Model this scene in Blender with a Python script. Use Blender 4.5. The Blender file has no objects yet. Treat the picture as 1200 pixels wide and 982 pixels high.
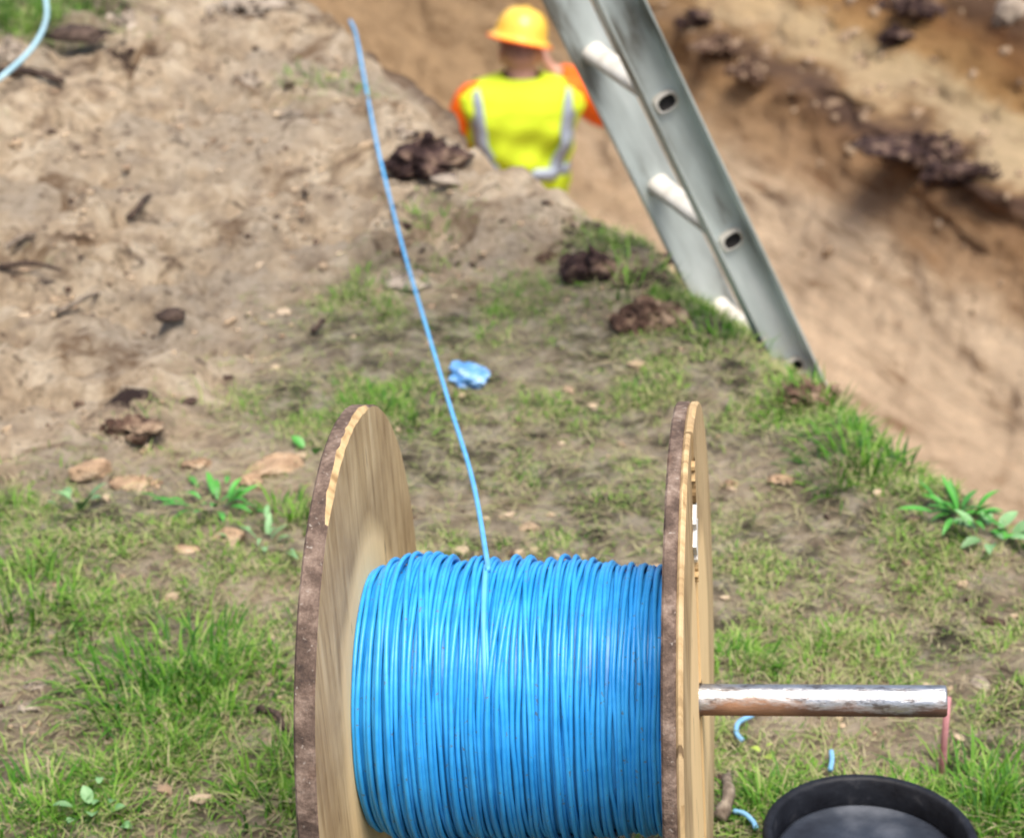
import bpy, bmesh, math, random
import numpy as np
from mathutils import Vector, Matrix
random.seed(4); rng = np.random.default_rng(4)
R = math.radians
scene = bpy.context.scene
# ------------------------------------------------------------------ camera, sky, sun, exposure
CAMH, PITCH, FPX = 1.645, R(26), 2832.0
cam_d = bpy.data.cameras.new('camera'); cam = bpy.data.objects.new('camera', cam_d)
scene.collection.objects.link(cam)
cam.location = (0, 0, CAMH); cam.rotation_euler = (R(90) - PITCH, 0, 0)
cam_d.sensor_width = 36; cam_d.lens = FPX / 1200 * 36; cam_d.clip_end = 500; cam_d.clip_start = .05
cam_d.dof.use_dof = True; cam_d.dof.focus_distance = 2.2; cam_d.dof.aperture_fstop = 8.0
scene.camera = cam
SUN_EL, SUN_AZ = R(71), R(150)            # azimuth clockwise from +Y (view direction)
world = bpy.data.worlds.new('World'); scene.world = world; world.use_nodes = True
wn = world.node_tree.nodes; sky = wn.new('ShaderNodeTexSky'); sky.sky_type = 'NISHITA'; sky.sun_disc = False
sky.sun_elevation = SUN_EL; sky.sun_rotation = SUN_AZ; sky.air_density = 1.0; sky.dust_density = 3.0; sky.ozone_density = .6
wn['Background'].inputs['Strength'].default_value = .10
world.node_tree.links.new(sky.outputs[0], wn['Background'].inputs['Color'])
sd = bpy.data.lights.new('sun', 'SUN'); sd.energy = 2.4; sd.angle = R(38); sd.color = (1, .95, .88)
sun = bpy.data.objects.new('sun', sd); scene.collection.objects.link(sun)
sdir = Vector((math.sin(SUN_AZ) * math.cos(SUN_EL), math.cos(SUN_AZ) * math.cos(SUN_EL), math.sin(SUN_EL)))
sun.rotation_euler = sdir.to_track_quat('Z', 'Y').to_euler(); sun.location = (3, -3, 8)
scene.view_settings.view_transform = 'Standard'; scene.view_settings.look = 'None'
scene.view_settings.exposure = 1.22; scene.view_settings.gamma = 1.0
scene.cycles.filter_width = 1.8
scene.cycles.use_denoising = True

# ------------------------------------------------------------------ helpers
CP = np.array([0, 0, CAMH])
def ray(px, py):
    xc, yc = (px - 600) / FPX, -(py - 491) / FPX
    c, s = math.cos(PITCH), math.sin(PITCH)
    d = np.array([xc, c + yc * s, -s + yc * c]); return d / np.linalg.norm(d)
def at_z(px, py, z=0.0):
    d = ray(px, py); return CP + d * ((z - CAMH) / d[2])
def at_d(px, py, t): return CP + ray(px, py) * t

def _hash(ix, iy, iz, seed):
    n = (ix * 374761393 + iy * 668265263 + iz * 2147483647 + seed * 974711) & 0xffffffff
    n = ((n ^ (n >> 13)) * 1274126177) & 0xffffffff
    n = ((n ^ (n >> 16)) * 2246822519) & 0xffffffff
    return ((n ^ (n >> 15)) & 0xffffff) / 0xffffff * 2 - 1
def vnoise(x, y, z=None, seed=0):
    x = np.asarray(x, float); y = np.asarray(y, float)
    z = np.zeros_like(x) if z is None else np.asarray(z, float)
    ix, iy, iz = np.floor(x).astype(np.int64), np.floor(y).astype(np.int64), np.floor(z).astype(np.int64)
    fx, fy, fz = x - ix, y - iy, z - iz
    fx, fy, fz = fx*fx*fx*(fx*(fx*6-15)+10), fy*fy*fy*(fy*(fy*6-15)+10), fz*fz*(3-2*fz)
    def L(dz):
        a = _hash(ix, iy, iz+dz, seed)*(1-fx) + _hash(ix+1, iy, iz+dz, seed)*fx
        b = _hash(ix, iy+1, iz+dz, seed)*(1-fx) + _hash(ix+1, iy+1, iz+dz, seed)*fx
        return a*(1-fy) + b*fy
    if np.all(fz == 0): return L(0)
    return L(0)*(1-fz) + L(1)*fz
def fbm(x, y, z=None, o=4, seed=0, g=.5):
    r = 0; a = 1.; t = 0; k = 1.
    for i in range(o):
        r = r + a * vnoise(np.asarray(x)*k + 13.7*i, np.asarray(y)*k + 7.1*i, None if z is None else np.asarray(z)*k, seed+i); t += a; a *= g; k *= 2.03
    return r / t
def smooth(x, a, b):
    t = np.clip((np.asarray(x, float) - a) / (b - a), 0, 1); return t*t*(3-2*t)

def link(o, parent=None):
    scene.collection.objects.link(o)
    if parent is not None: o.parent = parent
    return o
def mesh_np(name, V, quads=None, tris=None, mats=(), smooth_=True, midx=None, parent=None, attrs=None):
    me = bpy.data.meshes.new(name)
    V = np.asarray(V, np.float32)
    q = np.zeros((0, 4), np.int32) if quads is None else np.asarray(quads, np.int32)
    t = np.zeros((0, 3), np.int32) if tris is None else np.asarray(tris, np.int32)
    me.vertices.add(len(V)); me.vertices.foreach_set('co', V.ravel())
    me.loops.add(q.size + t.size); me.loops.foreach_set('vertex_index', np.concatenate([q.ravel(), t.ravel()]))
    me.polygons.add(len(q) + len(t))
    me.polygons.foreach_set('loop_start', np.concatenate([np.arange(len(q))*4, q.size + np.arange(len(t))*3]).astype(np.int32))
    me.polygons.foreach_set('loop_total', np.concatenate([np.full(len(q), 4), np.full(len(t), 3)]).astype(np.int32))
    me.polygons.foreach_set('use_smooth', np.full(len(q)+len(t), smooth_))
    for m in (mats if isinstance(mats, (list, tuple)) else [mats]): me.materials.append(m)
    if midx is not None: me.polygons.foreach_set('material_index', np.asarray(midx, np.int32))
    for k, v in (attrs or {}).items():
        at = me.attributes.new(k, 'FLOAT', 'POINT'); at.data.foreach_set('value', np.asarray(v, np.float32))
    me.update(); me.validate()
    return link(bpy.data.objects.new(name, me), parent)
def tag(o, label=None, cat=None, group=None, kind=None):
    if label: o['label'] = label
    if cat: o['category'] = cat
    if group: o['group'] = group
    if kind: o['kind'] = kind
    return o
def empty(name, loc=(0, 0, 0), label=None, cat=None, group=None):
    o = link(bpy.data.objects.new(name, None)); o.location = loc; o.empty_display_size = .1
    return tag(o, label, cat, group)
def obj_bm(name, bm, m, parent=None, smooth_=False):
    me = bpy.data.meshes.new(name)
    for f in bm.faces: f.smooth = smooth_
    bm.to_mesh(me); bm.free()
    for x in (m if isinstance(m, (list, tuple)) else [m]): me.materials.append(x)
    return link(bpy.data.objects.new(name, me), parent)
def tube_np(P, r, n=8, closed=False, cap=True):
    """sweep a circle of radius r (scalar or per point) along the points P"""
    P = np.asarray(P, float); m = len(P); r = np.broadcast_to(np.asarray(r, float), (m,))
    T = (np.roll(P, -1, 0) - np.roll(P, 1, 0)) if closed else np.gradient(P, axis=0)
    T /= np.linalg.norm(T, axis=1)[:, None] + 1e-12
    up = np.array([.02, .03, 1.]) if abs(T[0][2]) < .9 else np.array([1., .02, .03])
    N = np.zeros_like(P); v = up - T[0]*(up@T[0]); N[0] = v/np.linalg.norm(v)
    for i in range(1, m):
        v = N[i-1] - T[i]*(N[i-1]@T[i]); N[i] = v/np.linalg.norm(v)
    B = np.cross(T, N)
    if closed:
        N = None
    th = np.arange(n)*2*np.pi/n
    if closed:    # planar-ish ring about X: use radial direction
        N = P*np.array([0, 1, 1]); N /= np.linalg.norm(N, axis=1)[:, None]; B = np.cross(T, N)
    V = P[:, None] + r[:, None, None]*(np.cos(th)[None, :, None]*N[:, None] + np.sin(th)[None, :, None]*B[:, None])
    V = V.reshape(-1, 3); q = []
    M = m if closed else m-1
    i = np.arange(M)[:, None]; j = np.arange(n)[None, :]
    a = i*n + j; b = i*n + (j+1) % n; c = ((i+1) % m)*n + (j+1) % n; d = ((i+1) % m)*n + j
    Q = np.stack([a, b, c, d], -1).reshape(-1, 4); t = []
    if cap and not closed:
        V = np.vstack([V, P[0], P[-1]]); k = m*n
        t = [(k, (j+1) % n, j) for j in range(n)] + [(k+1, (m-1)*n+j, (m-1)*n+(j+1) % n) for j in range(n)]
    return V, Q, (np.array(t) if len(t) else None)
def catmull(P, n=12):
    P = np.asarray(P, float); Q = np.vstack([2*P[0]-P[1], P, 2*P[-1]-P[-2]]); out = []
    for i in range(1, len(Q)-2):
        for t in np.arange(n)/n:
            a, b, c, d = Q[i-1], Q[i], Q[i+1], Q[i+2]
            out.append(.5*((2*b)+(-a+c)*t+(2*a-5*b+4*c-d)*t*t+(-a+3*b-3*c+d)*t**3))
    return np.array(out + [P[-1]])

# ------------------------------------------------------------------ materials
def new_mat(name, rough=.7, spec=.5):
    m = bpy.data.materials.new(name); m.use_nodes = True
    nt = m.node_tree; b = nt.nodes['Principled BSDF']
    b.inputs['Roughness'].default_value = rough; b.inputs['Specular IOR Level'].default_value = spec
    return m, nt, b
def N(nt, t, **kw):
    n = nt.nodes.new(t)
    for k, v in kw.items():
        if k in n.inputs: n.inputs[k].default_value = v
        else: setattr(n, k, v)
    return n
def ramp(nt, fac, stops):
    r = nt.nodes.new('ShaderNodeValToRGB'); e = r.color_ramp.elements
    while len(e) < len(stops): e.new(.5)
    for x, (p, c) in zip(e, stops): x.position = p; x.color = (*c, 1)
    if fac is not None: nt.links.new(fac, r.inputs[0])
    return r
def noise(nt, vec, scale, detail=4, rough=.55, dist=0):
    n = N(nt, 'ShaderNodeTexNoise'); n.inputs['Scale'].default_value = scale; n.inputs['Detail'].default_value = detail
    n.inputs['Roughness'].default_value = rough; n.inputs['Distortion'].default_value = dist
    if vec is not None: nt.links.new(vec, n.inputs['Vector'])
    return n
def mix(nt, fac, a, b, mode='MIX'):
    m = nt.nodes.new('ShaderNodeMix'); m.data_type = 'RGBA'; m.blend_type = mode
    for s, v in ((0, fac), (6, a), (7, b)):
        if hasattr(v, 'is_linked'): nt.links.new(v, m.inputs[s])
        elif s == 0: m.inputs[0].default_value = v
        else: m.inputs[s].default_value = (*v, 1)
    return m.outputs[2]
def bump(nt, b, h, dist, strength=1.0):
    n = nt.nodes.new('ShaderNodeBump'); n.inputs['Distance'].default_value = dist; n.inputs['Strength'].default_value = strength
    nt.links.new(h, n.inputs['Height']); nt.links.new(n.outputs[0], b.inputs['Normal']); return n
def coords(nt, kind='Object', scale=None):
    t = nt.nodes.new('ShaderNodeTexCoord').outputs[kind]
    if scale is None: return t
    m = nt.nodes.new('ShaderNodeMapping'); m.inputs['Scale'].default_value = scale; nt.links.new(t, m.inputs[0]); return m.outputs[0]
def speckle_mat(name, stops, scale=20, rough=.8, bmp=.004, scale2=None, spec=.3, obj_random=.0, stretch=None, metallic=0):
    m, nt, b = new_mat(name, rough, spec); v = coords(nt, scale=stretch)
    n = noise(nt, v, scale, 5); c = ramp(nt, n.outputs[0], stops).outputs[0]
    if obj_random:
        oi = nt.nodes.new('ShaderNodeObjectInfo'); hs = nt.nodes.new('ShaderNodeHueSaturation')
        mr = N(nt, 'ShaderNodeMapRange'); mr.inputs['To Min'].default_value = 1-obj_random; mr.inputs['To Max'].default_value = 1+obj_random
        nt.links.new(oi.outputs['Random'], mr.inputs[0]); nt.links.new(mr.outputs[0], hs.inputs['Value']); nt.links.new(c, hs.inputs['Color']); c = hs.outputs[0]
    nt.links.new(c, b.inputs['Base Color']); b.inputs['Metallic'].default_value = metallic
    n2 = noise(nt, v, scale2 or scale*3, 6)
    if bmp: bump(nt, b, n2.outputs[0], bmp)
    return m

def soil_mat():
    m, nt, b = new_mat('soil', .95, .15); v = coords(nt)
    big = noise(nt, v, 2.6, 5, .6, .3).outputs[0]; mid = noise(nt, v, 14, 7, .68).outputs[0]; fine = noise(nt, v, 55, 6, .65).outputs[0]
    sand = ramp(nt, mid, [(.30, (.21, .145, .09)), (.39, (.44, .325, .22)), (.49, (.63, .475, .31)), (.61, (.82, .665, .47))]).outputs[0]
    grey = ramp(nt, fine, [(.3, (.27, .205, .15)), (.46, (.50, .395, .28)), (.68, (.66, .545, .41))]).outputs[0]
    k = ramp(nt, big, [(.47, (0, 0, 0)), (.60, (.9, .9, .9))]).outputs[0]
    c = mix(nt, k, sand, grey)
    br = noise(nt, v, 5.5, 7, .7, .6).outputs[0]
    kb = ramp(nt, br, [(.54, (0, 0, 0)), (.64, (.85, .85, .85))]).outputs[0]
    c = mix(nt, kb, c, (.21, .125, .065))
    fk = ramp(nt, noise(nt, v, 26, 6, .72, 1.).outputs[0], [(.60, (0, 0, 0)), (.67, (.85, .85, .85))]).outputs[0]
    c = mix(nt, fk, c, (.12, .075, .05))
    fk2 = ramp(nt, noise(nt, v, 10, 7, .74, 1.4).outputs[0], [(.575, (0, 0, 0)), (.64, (.9, .9, .9))]).outputs[0]
    c = mix(nt, fk2, c, (.13, .08, .052))
    hum = ramp(nt, noise(nt, v, 22, 6, .65).outputs[0], [(.36, (.045, .038, .024)), (.48, (.18, .15, .095)), (.62, (.46, .39, .285))]).outputs[0]
    a = N(nt, 'ShaderNodeAttribute', attribute_name='grassy'); c = mix(nt, a.outputs['Fac'], c, hum)
    # strata of the trench
    sx = nt.nodes.new('ShaderNodeSeparateXYZ'); nt.links.new(v, sx.inputs[0])
    w1 = noise(nt, v, 2.6, 8, .68).outputs[0]
    ma = N(nt, 'ShaderNodeMath', operation='MULTIPLY_ADD'); nt.links.new(w1, ma.inputs[0]); ma.inputs[1].default_value = .22; nt.links.new(sx.outputs[2], ma.inputs[2])
    mr = N(nt, 'ShaderNodeMapRange'); nt.links.new(ma.outputs[0], mr.inputs[0]); mr.inputs[1].default_value = -2.57; mr.inputs[2].default_value = -1.07
    strata = ramp(nt, mr.outputs[0], [(0, (.52, .37, .245)), (.15, (.66, .50, .345)), (.44, (.70, .545, .38)), (.50, (.46, .31, .185)), (.60, (.36, .22, .115)), (.655, (.24, .14, .075)), (.68, (.12, .072, .05)), (.70, (.12, .072, .05)),
                                      (.715, (.30, .19, .10)), (.738, (.54, .41, .25)), (.785, (.55, .415, .24)), (.815, (.36, .21, .085)), (.88, (.24, .12, .045)), (.95, (.13, .075, .045))]).outputs[0]
    mpv = nt.nodes.new('ShaderNodeMapping'); mpv.inputs['Rotation'].default_value = (0, 0, -math.atan2(.42, .907)); mpv.vector_type = 'POINT'; nt.links.new(v, mpv.inputs[0])
    mps = nt.nodes.new('ShaderNodeMapping'); mps.inputs['Scale'].default_value = (1, .26, 2.0); nt.links.new(mpv.outputs[0], mps.inputs[0]); v2 = mps.outputs[0]
    blot = ramp(nt, noise(nt, v2, 6.5, 10, .78, .4).outputs[0], [(.34, (.42, .30, .21)), (.46, (.95, .93, .9)), (.62, (1.25, 1.22, 1.18))]).outputs[0]
    strata = mix(nt, 1.0, strata, blot, 'MULTIPLY')
    orange = ramp(nt, noise(nt, v2, 2.8, 8, .70, .5).outputs[0], [(.60, (0, 0, 0)), (.72, (.7, .7, .7))]).outputs[0]
    strata = mix(nt, orange, strata, (.27, .13, .045))
    my = N(nt, 'ShaderNodeMapRange'); ay = N(nt, 'ShaderNodeMath', operation='MULTIPLY_ADD'); nt.links.new(noise(nt, v2, 1.6, 6, .65).outputs[0], ay.inputs[0]); ay.inputs[1].default_value = 5.0; nt.links.new(sx.outputs[1], ay.inputs[2])
    nt.links.new(ay.outputs[0], my.inputs[0]); my.inputs[1].default_value = 12.3; my.inputs[2].default_value = 14.2; my.inputs[4].default_value = .75
    strata = mix(nt, my.outputs[0], strata, mix(nt, 1.0, blot, (.34, .215, .10), 'MULTIPLY'))
    pt = N(nt, 'ShaderNodeAttribute', attribute_name='peat'); pm = N(nt, 'ShaderNodeMath', operation='ADD'); nt.links.new(pt.outputs['Fac'], pm.inputs[0]); nt.links.new(noise(nt, v, 20, 6, .7).outputs[0], pm.inputs[1])
    c = mix(nt, ramp(nt, pm.outputs[0], [(.86, (0, 0, 0)), (.96, (1, 1, 1))]).outputs[0], c, (.055, .034, .028))
    z = N(nt, 'ShaderNodeAttribute', attribute_name='pit'); c = mix(nt, z.outputs['Fac'], c, strata)
    nt.links.new(c, b.inputs['Base Color'])
    h1 = noise(nt, v, 34, 9, .74).outputs[0]
    bump(nt, b, h1, .042, 1.)
    return m
M = {}
M['soil'] = soil_mat()
def blade_mat():
    m, nt, b = new_mat('grass_blade', .6, .25)
    a = N(nt, 'ShaderNodeAttribute', attribute_name='tint')
    c = ramp(nt, a.outputs['Fac'], [(0, (.02, .085, .010)), (.25, (.065, .20, .014)), (.45, (.16, .32, .03)), (.60, (.28, .38, .09)), (.74, (.38, .36, .17)), (.88, (.46, .39, .24)), (1, (.32, .23, .135))]).outputs[0]
    nt.links.new(c, b.inputs['Base Color'])
    tr = N(nt, 'ShaderNodeBsdfTranslucent'); nt.links.new(c, tr.inputs[0])
    mx = N(nt, 'ShaderNodeMixShader'); mx.inputs[0].default_value = .3
    out = nt.nodes['Material Output']
    nt.links.new(b.outputs[0], mx.inputs[1]); nt.links.new(tr.outputs[0], mx.inputs[2]); nt.links.new(mx.outputs[0], out.inputs[0])
    return m
M['blade'] = blade_mat()
M['leaf'] = speckle_mat('weed_leaf', [(.3, (.03, .16, .02)), (.7, (.08, .30, .035))], 30, .45, .001, spec=.4, obj_random=.25)
M['leaf_pale'] = speckle_mat('pale_weed_leaf', [(.3, (.10, .22, .08)), (.7, (.22, .36, .16))], 30, .5, .001, spec=.4, obj_random=.25)
M['leaf_yellow'] = speckle_mat('yellow_leaf', [(.3, (.20, .30, .04)), (.7, (.36, .40, .08))], 40, .5, .001)
M['peat'] = speckle_mat('peat', [(.32, (.018, .010, .010)), (.50, (.055, .032, .028)), (.60, (.15, .095, .07)), (.72, (.40, .29, .19))], 22, .95, .02, 60, .15)
M['turf_soil'] = speckle_mat('turf_soil', [(.32, (.04, .022, .016)), (.48, (.12, .07, .048)), (.60, (.27, .185, .12)), (.72, (.44, .33, .22))], 26, .95, .02, 60, .15)
M['sandclod'] = speckle_mat('sandy_clod', [(.3, (.22, .14, .085)), (.5, (.40, .27, .165)), (.7, (.54, .41, .28))], 18, .95, .015, 70, .15, obj_random=.12)
M['greysoil'] = speckle_mat('grey_soil', [(.3, (.16, .125, .095)), (.5, (.34, .275, .21)), (.7, (.48, .40, .31))], 16, .95, .015, 70, .15, obj_random=.15)
M['stick'] = speckle_mat('dead_wood', [(.3, (.07, .05, .035)), (.5, (.17, .13, .095)), (.7, (.32, .26, .19))], 60, .9, .004, 120, .2, stretch=(1, 1, .2))
M['bark'] = speckle_mat('dark_bark', [(.3, (.025, .016, .012)), (.6, (.09, .06, .045)), (.8, (.17, .12, .09))], 40, .9, .008, 90, .2)

# ------------------------------------------------------------------ trench frame: A along the edge (away), PD across (into the trench)
edge_px = [(1330, 745), (1200, 603), (1130, 560), (1066, 512), (1012, 478), (966, 442), (884, 383), (810, 318), (760, 275), (690, 245), (630, 222), (576, 178), (520, 130), (482, 94), (440, 42), (400, 8)]
E = np.array([at_z(x, y)[:2] for x, y in edge_px])
A = np.array([-.42, .907]); A /= np.linalg.norm(A); PD = np.array([A[1], -A[0]]); E0 = E[1]
aE = (E - E0) @ A; pE = (E - E0) @ PD
def to_ap(x, y):
    dx, dy = np.asarray(x) - E0[0], np.asarray(y) - E0[1]
    a = dx*A[0] + dy*A[1]; p = dx*PD[0] + dy*PD[1]
    return a, p
def pedge(a): return np.interp(a, aE, pE) + .03*fbm(np.asarray(a)*4, np.asarray(a)*0+3.3, o=3, seed=9)

# grass region boundary (bare sand lies beyond it)
bpx = [(-350, 640), (0, 575), (120, 545), (200, 500), (260, 435), (330, 350), (430, 325), (560, 345), (610, 305), (670, 275), (760, 268)]
BW = np.array([at_z(x, y)[:2] for x, y in bpx])
def poly_sd(x, y, P):
    """distance to the polyline, negative on the far (left of travel) side"""
    x = np.asarray(x, float); y = np.asarray(y, float); best = np.full(x.shape, 1e9); sg = np.ones(x.shape)
    for p, q in zip(P[:-1], P[1:]):
        d = q-p; t = np.clip(((x-p[0])*d[0]+(y-p[1])*d[1])/(d@d), 0, 1)
        ex, ey = x-p[0]-t*d[0], y-p[1]-t*d[1]; dd = np.hypot(ex, ey); cr = d[0]*ey-d[1]*ex
        k = dd < best; best = np.where(k, dd, best); sg = np.where(k, np.where(cr > 0, -1, 1), sg)
    return best*sg
def pts(l): return [(at_z(x, y)[0], at_z(x, y)[1], r, w) for x, y, r, w in l]
LUSH = pts([(200, 800, .13, 1), (30, 715, .11, .8), (1015, 530, .10, 1), (960, 470, .05, .7), (450, 480, .10, .7), (340, 480, .08, .6), (270, 600, .10, .6), (350, 600, .06, .8), (60, 950, .10, .7), (330, 930, .07, .6),
            (1150, 935, .12, 1), (905, 950, .08, .8), (870, 775, .06, .7), (590, 365, .08, .4), (700, 310, .06, .4), (820, 390, .08, .5), (1100, 640, .10, .6), (960, 740, .09, .4), (1080, 760, .08, .4), (140, 610, .1, .4), (600, 560, .14, .35), (700, 620, .12, .3), (640, 470, .10, .3), (780, 450, .08, .4), (880, 660, .10, .35), (1020, 700, .12, .4), (900, 500, .07, .4), (540, 400, .08, .35), (20, 20, .22, 1), (90, 8, .15, .9), (20, 600, .08, .4), (960, 900, .08, .5)])
BARE = pts([(300, 555, .13, 1), (860, 560, .09, .8), (915, 555, .05, .6), (310, 700, .07, .9), (35, 800, .06, .9), (950, 860, .10, .8), (720, 450, .09, .25), (1150, 670, .07, .8), (160, 530, .1, .8), (1000, 850, .05, .6), (200, 670, .08, .4), (600, 420, .06, .3), (470, 420, .06, .5), (860, 930, .04, .7), (180, 850, .05, .4), (290, 870, .06, .5)])
TUFTS_FAR = pts([(385, 102, .10, .7), (512, 250, .06, .6), (360, 130, .07, .4), (20, 165, .05, .3), (60, 300, .05, .2), (480, 310, .08, .5)])
STAIN = pts([(500, 168, .13, .62), (478, 175, .08, .5), (690, 292, .10, .55), (757, 352, .10, .5), (735, 320, .09, .4), (925, 450, .06, .55), (880, 400, .06, .4), (148, 492, .07, .45), (60, 92, .10, .5), (150, 70, .14, .4), (150, 20, .14, .42), (290, 8, .2, .42), (215, 165, .08, .4), (170, 250, .08, .36), (290, 90, .08, .4), (520, 215, .07, .42), (490, 318, .08, .40), (20, 300, .07, .42), (50, 322, .08, .4), (200, 366, .04, .5), (1045, 505, .05, .5), (1085, 538, .05, .45), (330, 560, .05, .3)])
def blobs(x, y, L):
    r = np.zeros(np.shape(x))
    for bx, by, rad, w in L: r = np.maximum(r, w*np.exp(-((x-bx)**2+(y-by)**2)/(rad*rad)*1.1))
    return r
def grass_density(x, y):
    sd_ = poly_sd(x, y, BW) + .11*fbm(x*3.5, y*3.5, o=3, seed=21)
    d = smooth(sd_, -.05, .22)
    n = fbm(x*10, y*10, o=3, seed=31)
    n2 = fbm(x*26, y*26, o=2, seed=33); d = d*np.clip(.66 + 1.9*n + 1.0*n2, .05, 1)
    lush = blobs(x, y, LUSH); bare = blobs(x, y, BARE); far = blobs(x, y, TUFTS_FAR)
    return np.clip(d*(1-bare)+lush*.9+far*.5, 0, 1), lush
def zg(x, y):
    """height of the bank"""
    a, p = to_ap(x, y); p = p - pedge(a)
    sandy = 1 - smooth(poly_sd(x, y, BW), -.15, .15)
    z = .022*fbm(x*1.6, y*1.6, o=3, seed=1)
    z = z + sandy*(.040*fbm(x*3.1, y*3.1, o=3, seed=2) + .040*fbm(x*9, y*9, o=3, seed=3) - .022*np.clip(fbm(x*13, y*15, o=3, seed=18)-.12, 0, 1)*2 + .014*fbm(x*30, y*30, o=2, seed=8))
    rid = 1 - np.abs(fbm(x*6+.4*fbm(x*4, y*4, o=2, seed=41), y*6, o=3, seed=4))*2.2
    z = z + sandy*.030*np.clip(rid-.55, 0, 1)
    z = z - sandy*.030*smooth(fbm(x*8+1.5*fbm(x*5, y*5, o=2, seed=44), y*9, o=4, seed=43), .20, .36)
    z = z + (1-sandy)*(.010*fbm(x*14, y*14, o=3, seed=5))
    z = z + .05*(1-.75*sandy)*smooth(p, -.35, -.08)*(1-smooth(p, -.08, .02))*(.6+.8*fbm(x*5, y*5, o=2, seed=6))
    z = z - .05*smooth(p, -.10, .0)**2
    return z
def g3(px, py, dz=0.):
    w = at_z(px, py, dz)
    for _ in range(3): w = at_z(px, py, float(zg(w[0], w[1])) + dz)
    return w

FLOOR = -2.82
prof = np.array([(0, 0), (.05, -.12), (.10, -.35), (.25, -1.9), (.55, -2.72), (.9, FLOOR), (2.35, FLOOR-.02), (2.7, FLOOR+.2), (3.05, -2.25), (3.42, -1.66), (3.72, -1.54), (4.0, -1.25), (4.38, -1.02), (4.65, -.62), (4.95, -.05), (5.3, .03)])
def build_ground():
    av = np.concatenate([np.linspace(-60, -4, 12), np.linspace(-3, -.9, 22), np.arange(-.85, 5.2, .015), np.arange(5.2, 17, .032), np.linspace(18, 160, 24)])
    pn = np.concatenate([-np.geomspace(150, 2.6, 16), np.arange(-2.45, -.001, .015)])
    seg = np.r_[0, np.cumsum(np.hypot(*np.diff(prof, axis=0).T))]; s = np.arange(0, seg[-1], .03)
    pp = np.interp(s, seg, prof[:, 0]); zp = np.interp(s, seg, prof[:, 1])
    pfar = 5.35 + np.geomspace(.1, 150, 14)
    p0 = np.concatenate([pn, pp, pfar]); z0 = np.concatenate([pn*0, zp, pfar*0+.03])
    ispit = np.concatenate([pn*0, pp*0+1, pfar*0])
    aa, PP = np.meshgrid(av, p0, indexing='ij'); ZZ = np.broadcast_to(z0, aa.shape); IP = np.broadcast_to(ispit, aa.shape)
    pe = pedge(aa); win = smooth(aa, -6, -2.5)*(1-smooth(aa, 24, 34))
    fade = np.where(PP < 0, 1-smooth(-PP, 2.5, 8), 1-smooth(PP, 1.0, 2.6)); p = PP + pe*fade
    x = E0[0]+aa*A[0]+p*PD[0]; y = E0[1]+aa*A[1]+p*PD[1]
    zb = zg(x, y)
    depth = ZZ*win
    pit = IP*smooth(-depth, .03, .15)
    # rough the pit: displace across and up
    far = smooth(PP, 1.8, 3.0)*IP
    d1 = fbm(aa*.9, depth*3.2, o=4, seed=51); d2 = fbm(aa*1.7, depth*8+1.2*fbm(aa*1.1, depth*2, o=2, seed=61), o=4, seed=55)
    k = pit*win
    lump = np.clip(fbm(x*3, y*3, depth*4, o=4, seed=58), -.1, 1)
    bench = np.exp(-((depth+1.6)/.18)**2)
    off = k*(.06*d1 + .035*d2 + .02*fbm(x*14, y*14, depth*16, o=3, seed=63)) - k*far*(.05*lump + .10*bench*np.abs(d2)*2)
    x = x + off*PD[0]; y = y + off*PD[1]
    z = depth + zb*(1-pit) + k*(.05*d1+.03*d2)
    gr, _ = grass_density(x, y); gr = gr*(1-pit)
    gr = np.maximum(np.clip(gr*1.5, 0, 1), smooth(poly_sd(x, y, BW), 0, .2)*.62)*(1-pit)*(1-.7*blobs(x, y, BARE))
    n, m = aa.shape; i = np.arange(n-1)[:, None]*m + np.arange(m-1)[None, :]
    Q = np.stack([i, i+m, i+m+1, i+1], -1).reshape(-1, 4)
    o = mesh_np('ground', np.stack([x, y, z], -1).reshape(-1, 3), quads=Q, mats=M['soil'], attrs={'grassy': gr.ravel(), 'pit': pit.ravel(), 'peat': (blobs(x, y, STAIN)*(1-pit)).ravel()})
    tag(o, kind='structure'); return o
ground = build_ground()
bpy.context.view_layer.update()
def hit(px, py):
    """point of the ground sheet on a line of sight"""
    d = Vector(ray(px, py)); ok, loc, nor, _ = ground.ray_cast(Vector(CP), d); return np.array(loc), np.array(nor)

# ------------------------------------------------------------------ grass
def blades(name, B, L, W, tint, lean, parent=None, az=None):
    n = len(B); az = rng.uniform(0, 2*np.pi, n) if az is None else az
    d = np.stack([np.cos(az), np.sin(az), np.zeros(n)], 1); sd_ = np.stack([-np.sin(az), np.cos(az), np.zeros(n)], 1)
    up = np.array([0, 0, 1.])
    rot = rng.uniform(0, np.pi, n); wv = sd_*np.cos(rot)[:, None]*.5 + sd_*.5*np.sign(np.cos(rot)+1e-9)[:, None]
    l1, l2 = lean, np.minimum(lean+rng.uniform(.2, .7, n), 1.9)
    mid = B + (L*.55)[:, None]*(np.sin(l1)[:, None]*d + np.cos(l1)[:, None]*up)
    tip = mid + (L*.45)[:, None]*(np.sin(l2)[:, None]*d + np.cos(l2)[:, None]*up)
    w = W[:, None]*wv
    V = np.stack([B-w/2, B+w/2, mid+w*.42, mid-w*.42, tip], 1).reshape(-1, 3)
    k = np.arange(n)*5
    return mesh_np(name, V, quads=np.stack([k, k+1, k+2, k+3], 1), tris=np.stack([k+3, k+2, k+4], 1), mats=M['blade'], parent=parent, attrs={'tint': np.repeat(tint, 5)})
BUCKET_PX = (1020, 977); BUCKET_H = .085
bc = at_z(*BUCKET_PX, BUCKET_H)
def scatter(n, box):
    x = rng.uniform(box[0], box[1], n); y = rng.uniform(box[2], box[3], n); return x, y
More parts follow.
